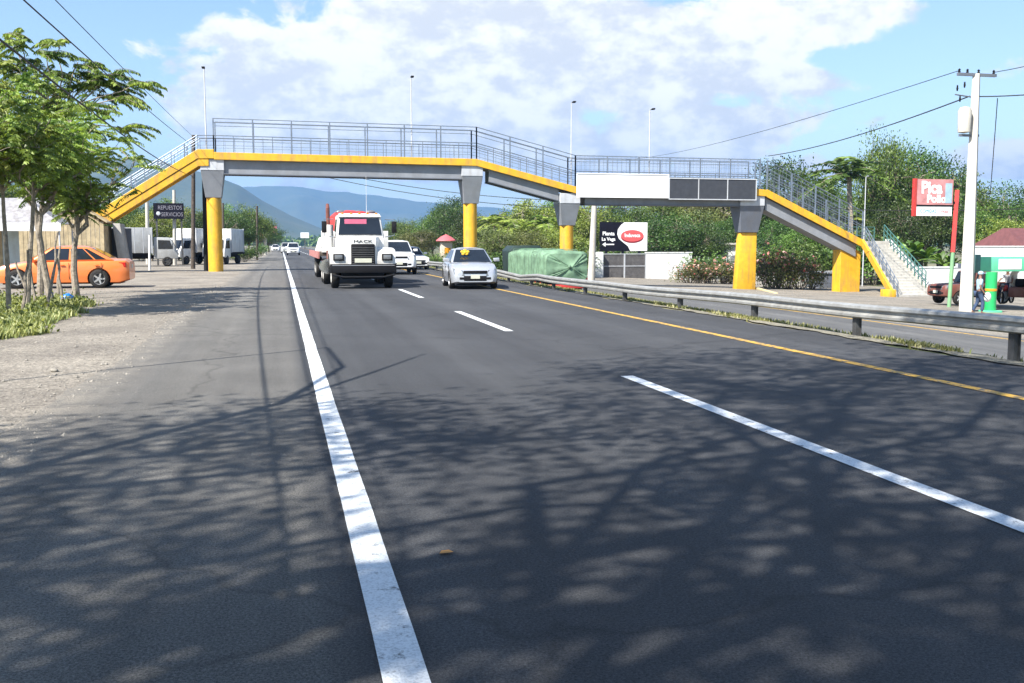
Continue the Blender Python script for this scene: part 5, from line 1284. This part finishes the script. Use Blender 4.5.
PR = {
 'A': broad('broadleaf_tree', 9, 3.6, 3.3, 95, 135, .23, M['leafA'], M['bark'], 3, cr=1.5),
 'A2': broad('broadleaf_tree', 10, 3.4, 4.0, 100, 130, .23, M['leafA'], M['bark'], 14, cr=1.4, trunk=.25),
 'B': broad('bright_green_tree', 8, 3.6, 3.0, 95, 130, .23, M['leafB'], M['palebark'], 5, cr=1.4),
 'C': broad('dark_green_tree', 9, 3.8, 3.6, 110, 140, .22, M['leafC'], M['bark'], 8, cr=1.4, trunk=.25),
 'C2': broad('round_tree', 8, 3.6, 3.4, 160, 120, .2, M['leafC'], M['bark'], 21, cr=1.1, hollow=.8),
 'D': broad('olive_green_tree', 8.5, 3.6, 3.3, 95, 130, .22, M['leafD'], M['palebark'], 11, cr=1.3),
 'S': broad('sparse_tree', 9, 3.0, 3.4, 46, 110, .22, M['leafC'], M['palebark'], 31, cr=1.2, trunk=.4, hollow=.5),
 'P': palm('palm_tree', 5.5, 20, 3.2, M['leafB'], 6),
 'P2': palm('palm_tree', 7, 18, 2.9, M['leafA'], 16),
 'N': banana('banana_plant', 4.5, 12, 9),
 'H': shrub('flowering_shrub', 1.5, .9, 1200, M['leafD'], 4, 60),
 'G': shrub('green_shrub', 2.6, 1.6, 2200, M['leafA'], 12, 0, .2),
}
SN = {k: snapshot(v) for k, v in PR.items()}; HT = {k: v['h'] for k, v in PR.items()}
USED = set()
DESC = {'A': 'leafy mid-green tree', 'A2': 'tall mid-green tree', 'B': 'bright yellow-green tree', 'C': 'dense dark green tree', 'C2': 'round-headed dark green tree', 'D': 'dull olive-green tree',
        'S': 'thinly leaved tall tree', 'P': 'feathery bright palm', 'P2': 'green palm with arching fronds', 'N': 'clump of banana leaves', 'H': 'flowering shrub', 'G': 'low green shrub'}
CATN = {'P': 'palm', 'P2': 'palm', 'N': 'banana plant', 'H': 'shrub', 'G': 'shrub'}
def plant(k, px, ytop, Y, where, zb=None, wide=1., desc=None, group=None):
    p = P(px, ytop, Y); zb = zprof(p.x) if zb is None else zb
    s = (p.z-zb)/HT[k]; a = random.uniform(0, 6.28)
    lab = (desc or DESC[k])+' '+where
    src = PR[k]
    if k not in USED:
        USED.add(k); o = src; o.location = (p.x, Y, zb); o.rotation_euler = (0, 0, a)
    else: o = copy_thing(src, (p.x, Y, zb), a, tree=SN[k])
    o.scale = (s*wide, s*wide, s); o['label'] = lab; o['category'] = CATN.get(k, 'tree')
    if 'h' in o: del o['h']
    if group: o['group'] = group
    return o
for v in PR.values():
    del v['h']
random.seed(5)
gT = 'trees of the roadside woods on the right'
R_ = [  # kind, px, top row, distance, where, width
 ('C2', 451, 196, 125, 'left of the second yellow column, tallest there', .8), ('A', 432, 214, 130, 'between the white pickup and the pink-roofed kiosk', .9), ('A', 408, 222, 150, 'behind the white pickup', 1.1), ('C', 393, 226, 190, 'right behind the truck cab, far off', 1.2),
 ('D', 420, 228, 115, 'low above the bonnet of the white saloon', 1.3), ('C', 470, 212, 105, 'directly behind the second yellow column', 1), ('P', 492, 199, 100, 'just right of the second yellow column', 1), ('P', 512, 202, 92, 'above the silver hatchback side of the lorry', 1.1),
 ('B', 528, 197, 110, 'above the dark cab of the tarpaulin lorry', 1), ('P', 546, 203, 90, 'above the middle of the tarpaulin lorry', 1.1), ('A', 560, 196, 118, 'left of the third yellow column', 1), ('B', 580, 200, 100, 'right behind the third yellow column', .9),
 ('D', 500, 226, 84, 'low above the tarpaulin lorry cab', 1.3), ('D', 535, 228, 82, 'low over the green tarpaulin', 1.3), ('B', 560, 226, 82, 'low beside the third yellow column', 1.2), ('A', 602, 206, 105, 'behind the pale pole by the billboard', 1), ('C', 618, 199, 110, 'over the dark part of the billboard', .9), ('A', 640, 203, 108, 'over the white part of the billboard', .8),
 ('A2', 664, 192, 112, 'behind the right end of the white banner', 1), ('C', 672, 212, 87, 'spreading over the white wall right of the billboard', 1.45), ('C', 700, 224, 85, 'over the chain fence', 1.2), ('D', 688, 190, 118, 'behind the left dark panel of the bridge', 1), ('D', 715, 188, 112, 'behind the middle dark panel of the bridge', 1), ('A', 738, 186, 115, 'behind the last dark panel of the bridge', 1), ('D', 700, 206, 100, 'above the black water tank', 1.1), ('C', 735, 214, 95, 'over the small white hut', 1.1),
 ('C2', 793, 158, 88, 'rising over the top of the right ramp', .86), ('A', 768, 196, 100, 'below the start of the right ramp', 1), ('C', 785, 212, 80, 'under the upper part of the right ramp', 1), ('A', 805, 226, 76, 'under the middle of the right ramp', 1.2), ('B', 822, 216, 90, 'behind the middle of the right ramp', 1), ('A', 832, 184, 112, 'between the round tree and the ramp lamp post', 1.1), ('P2', 856, 138, 76, 'left of the tall tree beside the ramp lamp post', 1.2),
 ('A2', 884, 124, 80, 'tallest of all, right of the ramp lamp post', .52), ('P', 850, 196, 78, 'leaning over the ramp railing', 1), ('A', 905, 158, 84, 'between the tallest tree and the red sign', .9), ('S', 922, 140, 82, 'standing above the red sign', .75), ('S', 944, 150, 84, 'between the red sign and the concrete pole', .75), ('A', 955, 172, 90, 'behind the concrete pole', 1), ('C', 925, 186, 76, 'directly behind the red sign', .9), ('C', 895, 200, 74, 'behind the lower flight railing', .9), ('N', 905, 236, 66, 'behind the green railing of the lower flight', 1.2), ('N', 925, 226, 64, 'below the red sign', 1.2), ('N', 943, 240, 62, 'left of the concrete pole foot', 1.1), ('N', 880, 226, 72, 'above the landing of the ramp', 1.1),
 ('P2', 985, 186, 92, 'just right of the concrete pole', .9), ('A', 975, 206, 76, 'over the maroon roof, by the pole', .9), ('B', 1005, 214, 74, 'over the middle of the maroon roof', 1), ('S', 1020, 178, 84, 'at the right edge of the picture', .9), ('A', 1040, 190, 95, 'cut by the right picture edge', 1), ('C', 1000, 200, 105, 'farther back over the maroon roof', 1),
 ('G', 770, 252, 74, 'under the right ramp beside the fourth column', 1.2), ('G', 800, 250, 72, 'under the middle of the ramp, by the planter', 1.2), ('G', 825, 246, 72, 'behind the dark planter', 1.2), ('G', 850, 244, 72, 'behind the fifth column', 1.2), ('G', 872, 240, 70, 'in the dark gap under the lower flight', 1.2), ('C', 850, 214, 86, 'behind the fifth column, tall', 1.1), ('G', 600, 250, 95, 'behind the dark gate, low', 1.3), ('G', 632, 252, 95, 'behind the dark gate, right leaf', 1.3),
 ('G', 570, 252, 80, 'beyond the rear of the tarpaulin lorry', 1.3), ('G', 540, 254, 80, 'beyond the side of the tarpaulin lorry', 1.4), ('G', 505, 252, 82, 'beyond the cab of the tarpaulin lorry', 1.4), ('G', 478, 252, 88, 'at the foot of the second column, far side', 1.4), ('G', 455, 252, 92, 'beside the roadside kiosk', 1.3), ('G', 430, 254, 95, 'over the white saloon roof', 1.3), ('G', 412, 256, 105, 'beyond the pickup roof', 1.4),
 ('G', 705, 256, 78, 'behind the chain fence', 1.3), ('G', 742, 262, 78, 'left foot of the fourth column', 1.)]
for k, px, yt, Y, wh, wd_ in R_: plant(k, px, yt, Y, wh, None, wd_, group=gT)
# flower bed
for i, px in enumerate((690, 700, 711, 722, 733)): plant('H', px, 266-(i % 2)*2, 71.5+.5*i, ('at the left end of the flower bed', 'second from the left in the flower bed', 'in the middle of the flower bed', 'fourth in the flower bed before the hut', 'at the foot of the white hut')[i], wide=1.5, group='flowering shrubs left of the fourth column')
for i, px in enumerate((769, 779, 790, 800, 811)): plant('H', px, (258, 254, 260, 262, 266)[i], 64, ('touching the fourth column on its right', 'second right of the fourth column', 'halfway between fourth column and planter', 'fourth right of the fourth column', 'touching the dark planter')[i], wide=.95, group='flowering shrubs right of the fourth column')
# left woods
gL = 'trees of the roadside woods on the left'
L_ = [('A', 248, 206, 108, 'nearest the road, right of the last box van', .95), ('C', 236, 212, 100, 'right behind the last box van', 1), ('A', 222, 206, 115, 'behind the left yellow column', 1), ('C', 200, 210, 105, 'behind the wooden pole', 1), ('B', 185, 206, 112, 'right of the black signboard', 1), ('A', 166, 200, 118, 'behind the black signboard', 1), ('B', 150, 208, 100, 'left of the black signboard', 1), ('C', 132, 204, 112, 'over the grey box van', 1), ('A', 112, 196, 118, 'behind the left bridge stair foot', 1),
 ('A', 88, 190, 100, 'over the boarded housing', 1), ('C', 62, 186, 96, 'over the left shop, right part', 1), ('A', 36, 184, 92, 'over the grey awning', 1), ('B', 10, 182, 90, 'over the left shop at the picture edge', 1), ('C', -18, 176, 88, 'beyond the left picture edge', 1.2),
 ('A', 260, 216, 150, 'first beyond the slim greenish pole', 1), ('C', 268, 224, 200, 'far along the left roadside', 1.3), ('G', 243, 248, 92, 'at the road edge below the left woods', 1.4), ('G', 250, 250, 118, 'at the road edge by the slim greenish pole', 1.4), ('G', 261, 245, 140, 'behind the far left roadside board', 1.3), ('D', 274, 232, 300, 'tiny, beside the farthest car', 1.2), ('G', 205, 250, 95, 'between the box vans', 1.4), ('G', 180, 252, 98, 'over the white box van bonnet', 1.4), ('G', 140, 250, 98, 'over the grey box van bonnet', 1.4), ('G', 236, 252, 100, 'behind the last box van', 1.4)]
for k, px, yt, Y, wh, wd_ in L_: plant(k, px, yt, Y, wh, 0, wd_, group=gL)
# distance: both sides of the road far off
for i in range(16):
    Y = 340+i*38; X = -10-random.uniform(0, 30)-(i % 3)*8; k = ('A', 'C', 'D', 'B')[i % 4]
    o = copy_thing(PR[k], (X, Y, 0), i, tree=SN[k]); o['label'] = 'hazy distant tree lining the left side of the far road'; o['category'] = 'tree'; o['group'] = 'distant trees left of the far road'; s = random.uniform(.8, 1.2); o.scale = (s*1.3, s*1.3, s)
for i in range(46):
    Y = 210+i*14; X = 14+random.uniform(0, 26)+(i % 3)*12+.05*Y; k = ('C', 'A', 'D', 'A2')[i % 4]
    o = copy_thing(PR[k], (X, Y, -.8), i, tree=SN[k]); o['label'] = 'hazy distant tree lining the right side of the far road'; o['category'] = 'tree'; o['group'] = 'distant trees right of the far road'; s = random.uniform(.8, 1.15); o.scale = (s*1.3, s*1.3, s)
# plain woods at the mountain foot, one mass
g = np.random.default_rng(77); n = 2600
C = []; 
for i in range(n):
    Y = g.uniform(900, 1700); X = Y*g.uniform(-.42, 1.0); C.append((X, Y, 0))
Vs = []; Ts = []
for c in C:
    m_ = 16; r_ = g.uniform(3, 6); q = g.normal(size=(m_, 3))*np.array([r_*.6, r_*.6, r_*.35])+np.array([c[0], c[1], r_*.8]); q[:, 2] = np.abs(q[:, 2])
    V, T = leaves(q, 5.5, 4.); Vs.append(V); Ts.append(T)
o = quads('far_woods', np.concatenate(Vs), np.concatenate(Ts), M['leafA'], None); tag(o, 'far-off continuous woods at the foot of the mountains', 'woods', kind='stuff')

# left roadside trees with long pinnate leaves and thin pale trunks
def frondtree(label, base, h, spread, nf, seed, trunk_pts, r0, fl=.55, nl=10, low=.42, bias=(0, 0), name='feather_leaf_tree', group=None, ll=.125, bark='palebark', updir=.25):
    random.seed(seed); g = np.random.default_rng(seed); t = thing(name, label, 'tree', base, 0, group); mb = MB()
    tp = [Vector(p) for p in trunk_pts]; mb.tube(tp, [r0*(1-.45*i/(len(tp)-1)) for i in range(len(tp))], 8)
    ends = []; fork = tp[-1]
    nb = 9; random.seed(seed+5)
    for k in range(nb):
        a = 2*math.pi*k/nb+random.uniform(-.4, .4); rr_ = spread*random.uniform(.45, 1.)
        e = Vector((fork.x+bias[0]+rr_*math.cos(a), fork.y+bias[1]+rr_*math.sin(a), h*random.uniform(low+.22, .97)))
        pts = limb(mb, tp[-1] if k % 2 else tp[-2].lerp(tp[-1], .5), e, r0*.42, r0*.12, .22, 6, 5)
        for p in pts[2:]:
            ends.append(p)
            for _ in range(2):
                e2 = p+Vector((random.uniform(-1, 1), random.uniform(-1, 1), random.uniform(-.3, .9)))*spread*.33
                limb(mb, p, e2, r0*.13, r0*.05, .2, 3, 4); ends.append(e2)
    mb.build('trunk', M[bark], t)
    Cs = []; Ds = []; Tn = []
    st = MB()
    random.shuffle(ends)
    for k in range(nf):
        b = ends[int((k*.618 % 1)**1.5*len(ends)*.8)]; a = random.uniform(0, 6.28); el = random.uniform(-.25, .9)
        d = (math.cos(a)*math.cos(el), math.sin(a)*math.cos(el), math.sin(el)+updir*.3)
        C, D, pts = frond(g, b, d, fl*random.uniform(.7, 1.2), nl, ll, .05, .45, .9)
        Cs += C; Ds += D; Tn += [random.uniform(.05, 1)]*len(C)
    V, T = leaves(np.array([tuple(c) for c in Cs]), ll, ll*.38, np.array([tuple(c) for c in Ds]), tone=np.array(Tn))
    quads('crown', V, T, M['leafF'], t)
    return t
b = G(77, 299); frondtree('slender tree with dark forked trunk in front of the orange saloon', b, 4.6, 1.7, 520, 41, [(0, 0, -.1), (-.05, 0, .8), (-.02, .05, 1.5), (.12, 0, 2.2)], .11, low=.58, bias=(.3, 0))
b = G(52, 304); frondtree('slender twisted tree just left of the dark forked trunk', b, 5.2, 1.8, 600, 43, [(0, 0, -.1), (-.15, .05, .9), (-.25, .0, 1.8), (-.1, 0, 2.9)], .1, low=.48, bias=(0, .2))
b = G(27, 309); frondtree('thin pale-stemmed tree second from the left edge', b, 5.6, 1.9, 600, 44, [(0, 0, -.1), (.1, 0, 1.1), (.2, .1, 2.2), (.3, 0, 3.3)], .07, low=.45)
b = G(9, 316); frondtree('thin straight pale-stemmed tree nearest the left edge', b, 5.0, 1.8, 520, 45, [(0, 0, -.1), (.02, 0, 1.2), (-.03, .1, 2.3), (.0, 0, 3.2)], .06, low=.5)
b = G(-30, 318); frondtree('feathery tree cut by the left picture edge', b, 5.6, 2.0, 680, 46, [(0, 0, -.1), (.05, 0, 1.2), (.1, 0, 2.4), (.1, 0, 3.2)], .09, low=.42)
# the taller one with big drooping fronds reaching right at the top
b = G(40, 296); T9 = frondtree('tallest left tree with big drooping feather leaves on bare arms', b, 7.3, 1.7, 480, 48, [(0, 0, -.1), (.1, 0, 1.5), (-.1, .1, 3.0), (.0, 0, 4.4)], .11, low=.6, fl=.6)
random.seed(3); g = np.random.default_rng(3); mb = MB(); Cs = []; Ds = []; Tn = []
Yt = b.y
def loc9(px, py, Y=None): return P(px, py, Y or Yt)-Vector(b)
org = loc9(60, 120)
for px, py, dx in ((46, 40, -1), (8, 40, -1), (24, 34, 1), (60, 52, 1), (12, 56, 1), (92, 60, 1), (66, 70, 1), (110, 76, 1), (130, 72, 1), (150, 82, 1), (136, 96, 1), (118, 92, 1), (84, 82, -1), (30, 62, -1), (138, 126, 1), (104, 106, 1), (126, 82, 1), (0, 62, -1), (16, 78, -1), (96, 72, 1)):
    e = loc9(px-14*dx, py+2, Yt+random.uniform(-.5, .5)); limb(mb, org+Vector((random.uniform(-.3, .3), 0, random.uniform(-.3, .3))), e, .028, .014, .12, 5, 5)
    for q in range(7):
        a = random.uniform(-1.3, 1.3); d = Vector((dx*math.cos(a), math.sin(a)*.8, random.uniform(-.1, .6)))
        bb = e+Vector((random.uniform(-.25, .25), random.uniform(-.2, .2), random.uniform(-.1, .1)))
        C, D, pts = frond(g, bb, d, random.uniform(.6, .95), 17, .2, .06, .5, 1.2); mb.tube([bb]+pts, [.008]*(len(pts)+1), 3, False)
        Cs += C; Ds += D; Tn += [random.uniform(.0, 1.)]*len(C)
V, T = leaves(np.array([tuple(c) for c in Cs]), .19, .06, np.array([tuple(c) for c in Ds]), tone=np.array(Tn))
mb.build('arms', M['palebark'], T9); quads('drooping_fronds', V, T, M['leafF'], T9)
# stakes
for i, (px, py, ptop, lean_) in enumerate(((22, 314, 250, .05), (36, 306, 244, -.1), (44, 312, 262, .12), (58, 300, 246, .02), (63, 306, 258, -.08), (50, 296, 232, .1), (30, 300, 262, -.2))):
    b = G(px, py); tp = P(px, ptop, b.y)-Vector(b); t = thing('wooden_stake', ('leftmost', 'second from left', 'third from left', 'fourth, between the two forked trunks', 'fifth, leaning by the blue bag', 'taller one behind', 'slanting one behind')[i]+' thin wooden stake among the left tree trunks', 'stake', b, 0, 'stakes among the left tree trunks')
    mb = MB(); limb(mb, (0, 0, -.1), (tp.x+lean_*2, .1, tp.z), .04, .028, .06); mb.build('stake', M['palebark'], t)

# big roadside shade trees around the viewer (their crowns stay above and beside the view, their shade falls on the road)
def shade(label, base, h, cx, cy, rx, ry, rz, n, seed, per=150):
    random.seed(seed); g = np.random.default_rng(seed); t = thing('shade_tree', label, 'tree', base, 0, 'large shade trees on the left verge'); mb = MB()
    th = h*.42; fork = Vector((cx*.15, cy*.15, th)); limb(mb, (0, 0, -.2), fork, .36, .27, .08, 6, 12)
    hubs = []
    for k in range(8):
        a = 2*math.pi*k/8+random.uniform(-.3, .3); e = Vector((cx+rx*.55*math.cos(a), cy+ry*.55*math.sin(a), h-rz+random.uniform(-.3, .5)*rz)); hubs += limb(mb, fork, e, .11, .035, .2, 7, 8)[2:]
    Vs = []; Ts = []
    for i in range(n):
        a = g.uniform(0, 6.283); q = math.sqrt(g.uniform(.02, 1)); dn = noise.noise((math.cos(a)*q*2.2+seed, math.sin(a)*q*2.2, seed*.3))
        if dn < -.2: continue
        p = Vector((cx+rx*q*math.cos(a), cy+ry*q*math.sin(a), h-rz+rz*math.sqrt(max(0, 1-q*q))*g.uniform(-.4, 1)))
        hb = min(hubs, key=lambda w: (w-p).length); limb(mb, hb, p, .028, .009, .22, 4, 5)
        m_ = int(per*g.uniform(.5, 1.3)); c = g.normal(size=(m_, 3))*np.array([.62, .62, .2])*g.uniform(.6, 1.2)+np.array(p)
        V, T = leaves(c, .17, .085, tone=np.full(m_, g.uniform(0, 1))); Vs.append(V); Ts.append(T)
    if seed == 67:   # long slender bare bough, added out of view for its shadow on the shoulder
        mb.tube([Vector(fork)*.9, Vector((4.5, 1.5, 5.2)), Vector((6.2, 4.2, 5.6)), Vector((6.9, 7.0, 5.7)), Vector((6.9, 9.6, 5.6))], [.09, .07, .055, .04, .02], 6)
        mb.tube([Vector((6.2, 4.2, 5.6)), Vector((7.2, 6.4, 5.8)), Vector((8.0, 8.2, 5.9))], [.04, .03, .015], 6)
    mb.build('trunk', M['bark'], t); quads('crown', np.concatenate(Vs), np.concatenate(Ts), M['leafA'], t); return t
shade('large spreading shade tree on the verge behind the viewer', (-9.5, -4, 0), 10.5, 1.5, .5, 5.5, 6, 2.6, 120, 61, 90)
shade('large spreading shade tree on the verge left of the viewer', (-10.5, 3.0, 0), 11, 3.6, -2.0, 5.2, 4.2, 2.4, 190, 67, 105)
shade('tallest shade tree leaning over the road beside the viewer', (-7, -1.5, 0), 14.5, 6.4, 4.5, 5.6, 4.6, 2.4, 205, 71, 110)

shade('shade tree leaning out over the road right behind the viewer', (-9, -9, 0), 12, 6.4, 6.0, 5.0, 4.4, 2.3, 140, 83, 100)

# grass
def tufts(name, label, area, n, h, seed, m=None):
    g = np.random.default_rng(seed); V = []; T = []
    for i in range(n):
        x, y, z = area(g)
        tn = g.uniform(0, 1)
        for k in range(7):
            a = g.uniform(0, 6.28); hh = h*g.uniform(.4, 1.2); w = .012+.01*g.random(); ox_, oy_ = g.normal(size=2)*.05; lx, ly = math.cos(a)*hh*.5, math.sin(a)*hh*.5
            px_, py_ = -math.sin(a)*w, math.cos(a)*w; bx_, by_ = x+ox_, y+oy_
            V += [(bx_-px_, by_-py_, z-.01), (bx_+px_, by_+py_, z-.01), (bx_+lx*.5+px_*.8, by_+ly*.5+py_*.8, z+hh*.6), (bx_+lx+0, by_+ly, z+hh)]; T += [tn]*4
    o = quads(name, np.array(V), np.array(T), m or M['grassleaf'], None); tag(o, label, 'grass', kind='stuff'); return o
def a1_(g):
    while True:
        y = g.uniform(14, 31.5); x = g.uniform(-13, -3.8); lim = -4.5+.8*noise.noise((y*.6, 0, 0))-max(0, y-25)*.2
        if x < lim and (noise.noise((x*.9, y*.6, 4.)) > -.25): return x, y, .006
tufts('verge_grass', 'rough grass and weeds around the thin trees on the left verge', a1_, 13000, .16, 5)
def a2_(g):
    while True:
        y = g.uniform(6, 75); x = 9.75+.42*g.normal()
        if noise.noise((x*1.5, y*.45, 1.)) > .08 and x > 9.45: return x, y, zprof(x)
tufts('median_grass', 'scrubby weeds along the foot of the guard rail', a2_, 2800, .1, 6)
def a3_(g): 
    while True:
        y = g.uniform(8, 90); x = g.uniform(10.2, 12.3)
        if noise.noise((x, y*.4, 7.)) > -.1: return x, y, zprof(x)
tufts('median_bank_grass', 'grass on the bank sloping down behind the guard rail', a3_, 4500, .1, 8)
# leafy weeds on the left verge
g = np.random.default_rng(9); C = []
for i in range(800):
    x, y, z = a1_(g); 
    for k in range(14): C.append((x+g.normal()*.12, y+g.normal()*.12, abs(g.normal())*.12+.03))
V, T = leaves(np.array(C), .085, .05); o = quads('verge_weeds', V, T, M['leafB'], None); tag(o, 'broad-leaved weeds on the left verge', 'weeds', kind='stuff')
# loose stones on the shoulder
g = np.random.default_rng(10); mb = MB()
for i in range(8000):
    y = g.uniform(7, 40)**1.0; x = g.uniform(-8, -2.1) if g.random() < .75 else -2.2+g.normal()*.25; r_ = .005+.007*g.pareto(2.8) if True else 0; r_ = min(r_, .032)
    o_ = len(mb.v); vs = [(1, 0, 0), (-1, 0, 0), (0, 1, 0), (0, -1, 0), (0, 0, 1), (0, 0, -.4)]
    mb.add([(x+a*r_*g.uniform(.7, 1.4), y+b_*r_*g.uniform(.7, 1.4), .012+c*r_*.8) for a, b_, c in vs], [(0, 2, 4), (2, 1, 4), (1, 3, 4), (3, 0, 4), (2, 0, 5), (1, 2, 5), (3, 1, 5), (0, 3, 5)])
o = mb.build('gravel', M['stone'], None, smooth=False); tag(o, 'loose gravel scattered on the left shoulder', 'gravel', kind='stuff')
# unpaired dry leaf on the lane
lf = MB(); lf.add([(-.035, 0, 0), (-.02, -.025, .008), (.015, -.028, .01), (.04, 0, .004), (.02, .028, .008), (-.02, .025, .006)], [(0, 1, 2, 3, 4, 5)]); q = G(446, 556); me = lf.mesh('dry_leaf', mat('dry_leaf_brown', (.6, .28, .07), .8)); o = link('dry_leaf', me); o.location = (q.x, q.y, .016); tag(o, 'dry brown leaf lying on the nearest lane', 'leaf')

# ------------------------------------------------------------------ light, sky, air, camera
AZ, EL = 35, 47
d = Vector((math.cos(R(AZ))*math.cos(R(EL)), math.sin(R(AZ))*math.cos(R(EL)), -math.sin(R(EL))))
sl = bpy.data.lights.new('sun', 'SUN'); sl.energy = 5.0; sl.angle = R(.53); sl.color = (1., .955, .88)
so = bpy.data.objects.new('sun', sl); col.objects.link(so); so.rotation_euler = d.to_track_quat('-Z', 'Y').to_euler(); so.location = (-50, -50, 80)
w = bpy.data.worlds.new('World'); scn.world = w; w.use_nodes = True; nt = w.node_tree
bg = nt.nodes['Background']; sky = N(nt, 'ShaderNodeTexSky', sky_type='NISHITA'); sky.sun_disc = False
sky.sun_elevation = R(EL); sky.sun_rotation = math.atan2(-d.x, -d.y); sky.air_density = 1.; sky.dust_density = .6; sky.ozone_density = 1.2; sky.altitude = 50
tc = N(nt, 'ShaderNodeTexCoord'); sp = N(nt, 'ShaderNodeSeparateXYZ'); lk(nt, tc.outputs['Generated'], sp.inputs[0])
def Mt(op, a, b=None, c=None, clamp=False):
    n = N(nt, 'ShaderNodeMath', operation=op); n.use_clamp = clamp
    for i, v in enumerate((a, b, c)):
        if v is None: continue
        if isinstance(v, (int, float)): n.inputs[i].default_value = v
        else: lk(nt, v, n.inputs[i])
    return n.outputs[0]
az = Mt('MULTIPLY', Mt('ARCTAN2', sp.outputs['X'], sp.outputs['Y']), 57.2958)     # degrees clockwise from the road axis
el = Mt('MULTIPLY', Mt('ARCSINE', sp.outputs['Z']), 57.2958)
def angs(px, py):
    r_ = Vector(ray(px, py)).normalized(); return math.degrees(math.atan2(r_.x, r_.y)), math.degrees(math.asin(r_.z))
def blob(px, py, wpx, hpx, amp=1., rot=0.):
    a0, e0 = angs(px, py); a = Mt('SUBTRACT', az, a0); e = Mt('SUBTRACT', el, e0); cr_, sr_ = math.cos(R(rot)), math.sin(R(rot))
    u = Mt('ADD', Mt('MULTIPLY', a, cr_), Mt('MULTIPLY', e, sr_)); v = Mt('SUBTRACT', Mt('MULTIPLY', e, cr_), Mt('MULTIPLY', a, sr_))
    u = Mt('DIVIDE', u, wpx*.0573); v = Mt('DIVIDE', v, hpx*.0573)
    s = Mt('ADD', Mt('MULTIPLY', u, u), Mt('MULTIPLY', v, v)); return Mt('MULTIPLY', Mt('EXPONENT', Mt('MULTIPLY', s, -.7)), amp)
blobs = [blob(330, 80, 130, 62, 1.), blob(480, 45, 170, 70, 1.), blob(640, 60, 170, 62, 1.), blob(800, 10, 130, 45, 1.05, 15), blob(420, 140, 210, 42, 1.05), blob(680, 135, 110, 42, .92), blob(240, 120, 60, 45, .8), blob(770, 70, 70, 34, .75),
         blob(820, 170, 50, 20, .75), blob(1000, 160, 40, 22, .75), blob(640, 170, 130, 25, .75), blob(290, 195, 130, 22, .55), blob(20, 110, 60, 26, .45), blob(930, 130, 60, 18, .4),
         blob(500, -140, 260, 90, .9), blob(-300, 60, 160, 70, .9), blob(1400, 90, 200, 60, .9), blob(-900, 40, 260, 60, .9), blob(100, -350, 160, 100, .7)]
acc = blobs[0]
for b_ in blobs[1:]: acc = Mt('MAXIMUM', acc, b_)
cmb = N(nt, 'ShaderNodeCombineXYZ'); lk(nt, Mt('MULTIPLY', az, .1), cmb.inputs[0]); lk(nt, Mt('MULTIPLY', el, .16), cmb.inputs[1])
def wn(scale, det, rough, off=0., dist=0.):
    mp = N(nt, 'ShaderNodeMapping'); mp.inputs['Location'].default_value = (off, off*.5, 0); lk(nt, cmb.outputs[0], mp.inputs['Vector'])
    n = N(nt, 'ShaderNodeTexNoise'); n.inputs['Scale'].default_value = scale; n.inputs['Detail'].default_value = det; n.inputs['Roughness'].default_value = rough; n.inputs['Distortion'].default_value = dist
    lk(nt, mp.outputs['Vector'], n.inputs['Vector']); return n.outputs['Fac']
n1 = wn(2.2, 9, .58, 0, .25); n2 = wn(1.6, 8, .55, 3.1); n3 = wn(5.5, 6, .6, 7.)
dens = Mt('ADD', acc, Mt('MULTIPLY', Mt('SUBTRACT', n1, .5), 1.5))
def smooth(v, a, b_):
    m = N(nt, 'ShaderNodeMapRange', interpolation_type='SMOOTHSTEP'); m.inputs['From Min'].default_value = a; m.inputs['From Max'].default_value = b_; lk(nt, v, m.inputs['Value']); return m.outputs['Result']
alpha = smooth(dens, .38, .56)
shade_ = smooth(Mt('ADD', Mt('MULTIPLY', n2, .55), Mt('MULTIPLY', n3, .45)), .42, .58)
cc = N(nt, 'ShaderNodeMixRGB'); cc.inputs['Color1'].default_value = (4.3, 4.35, 4.4, 1); cc.inputs['Color2'].default_value = (6.3, 6.2, 5.95, 1); lk(nt, shade_, cc.inputs['Fac'])
mx = N(nt, 'ShaderNodeMixRGB'); lk(nt, Mt('MULTIPLY', alpha, .97), mx.inputs['Fac']); lk(nt, sky.outputs['Color'], mx.inputs['Color1']); lk(nt, cc.outputs['Color'], mx.inputs['Color2'])
lk(nt, mx.outputs['Color'], bg.inputs['Color']); bg.inputs['Strength'].default_value = .088

hz = MB(); hz.box(-3805, 4805, -205, 6805, -5.2, 420); hm_ = bpy.data.materials.new('haze'); hm_.use_nodes = True; ht = hm_.node_tree; ht.nodes.remove(ht.nodes['Principled BSDF'])
pv = N(ht, 'ShaderNodeVolumePrincipled'); pv.inputs['Density'].default_value = .00019; pv.inputs['Color'].default_value = (.27, .54, 1., 1); pv.inputs['Anisotropy'].default_value = .2
lk(ht, pv.outputs['Volume'], ht.nodes['Material Output'].inputs['Volume'])
ho = hz.build('haze', hm_, None, smooth=False); tag(ho, 'thin blue haze in the air toward the mountains', 'haze', kind='stuff')

cam = bpy.data.cameras.new('camera'); co = bpy.data.objects.new('camera', cam); col.objects.link(co)
cam.sensor_width = 36; cam.lens = 36*F/1024; cam.clip_end = 20000; cam.clip_start = .05
co.location = (0, 0, EYE); co.rotation_euler = (R(90)-PIT, 0, -YAW); scn.camera = co
scn.view_settings.view_transform = 'Standard'; scn.view_settings.look = 'None'; scn.view_settings.exposure = 1.3; scn.view_settings.gamma = 1
scn.cycles.volume_bounces = 0; scn.cycles.max_bounces = 6; scn.cycles.transparent_max_bounces = 8; scn.cycles.caustics_reflective = False; scn.cycles.caustics_refractive = False
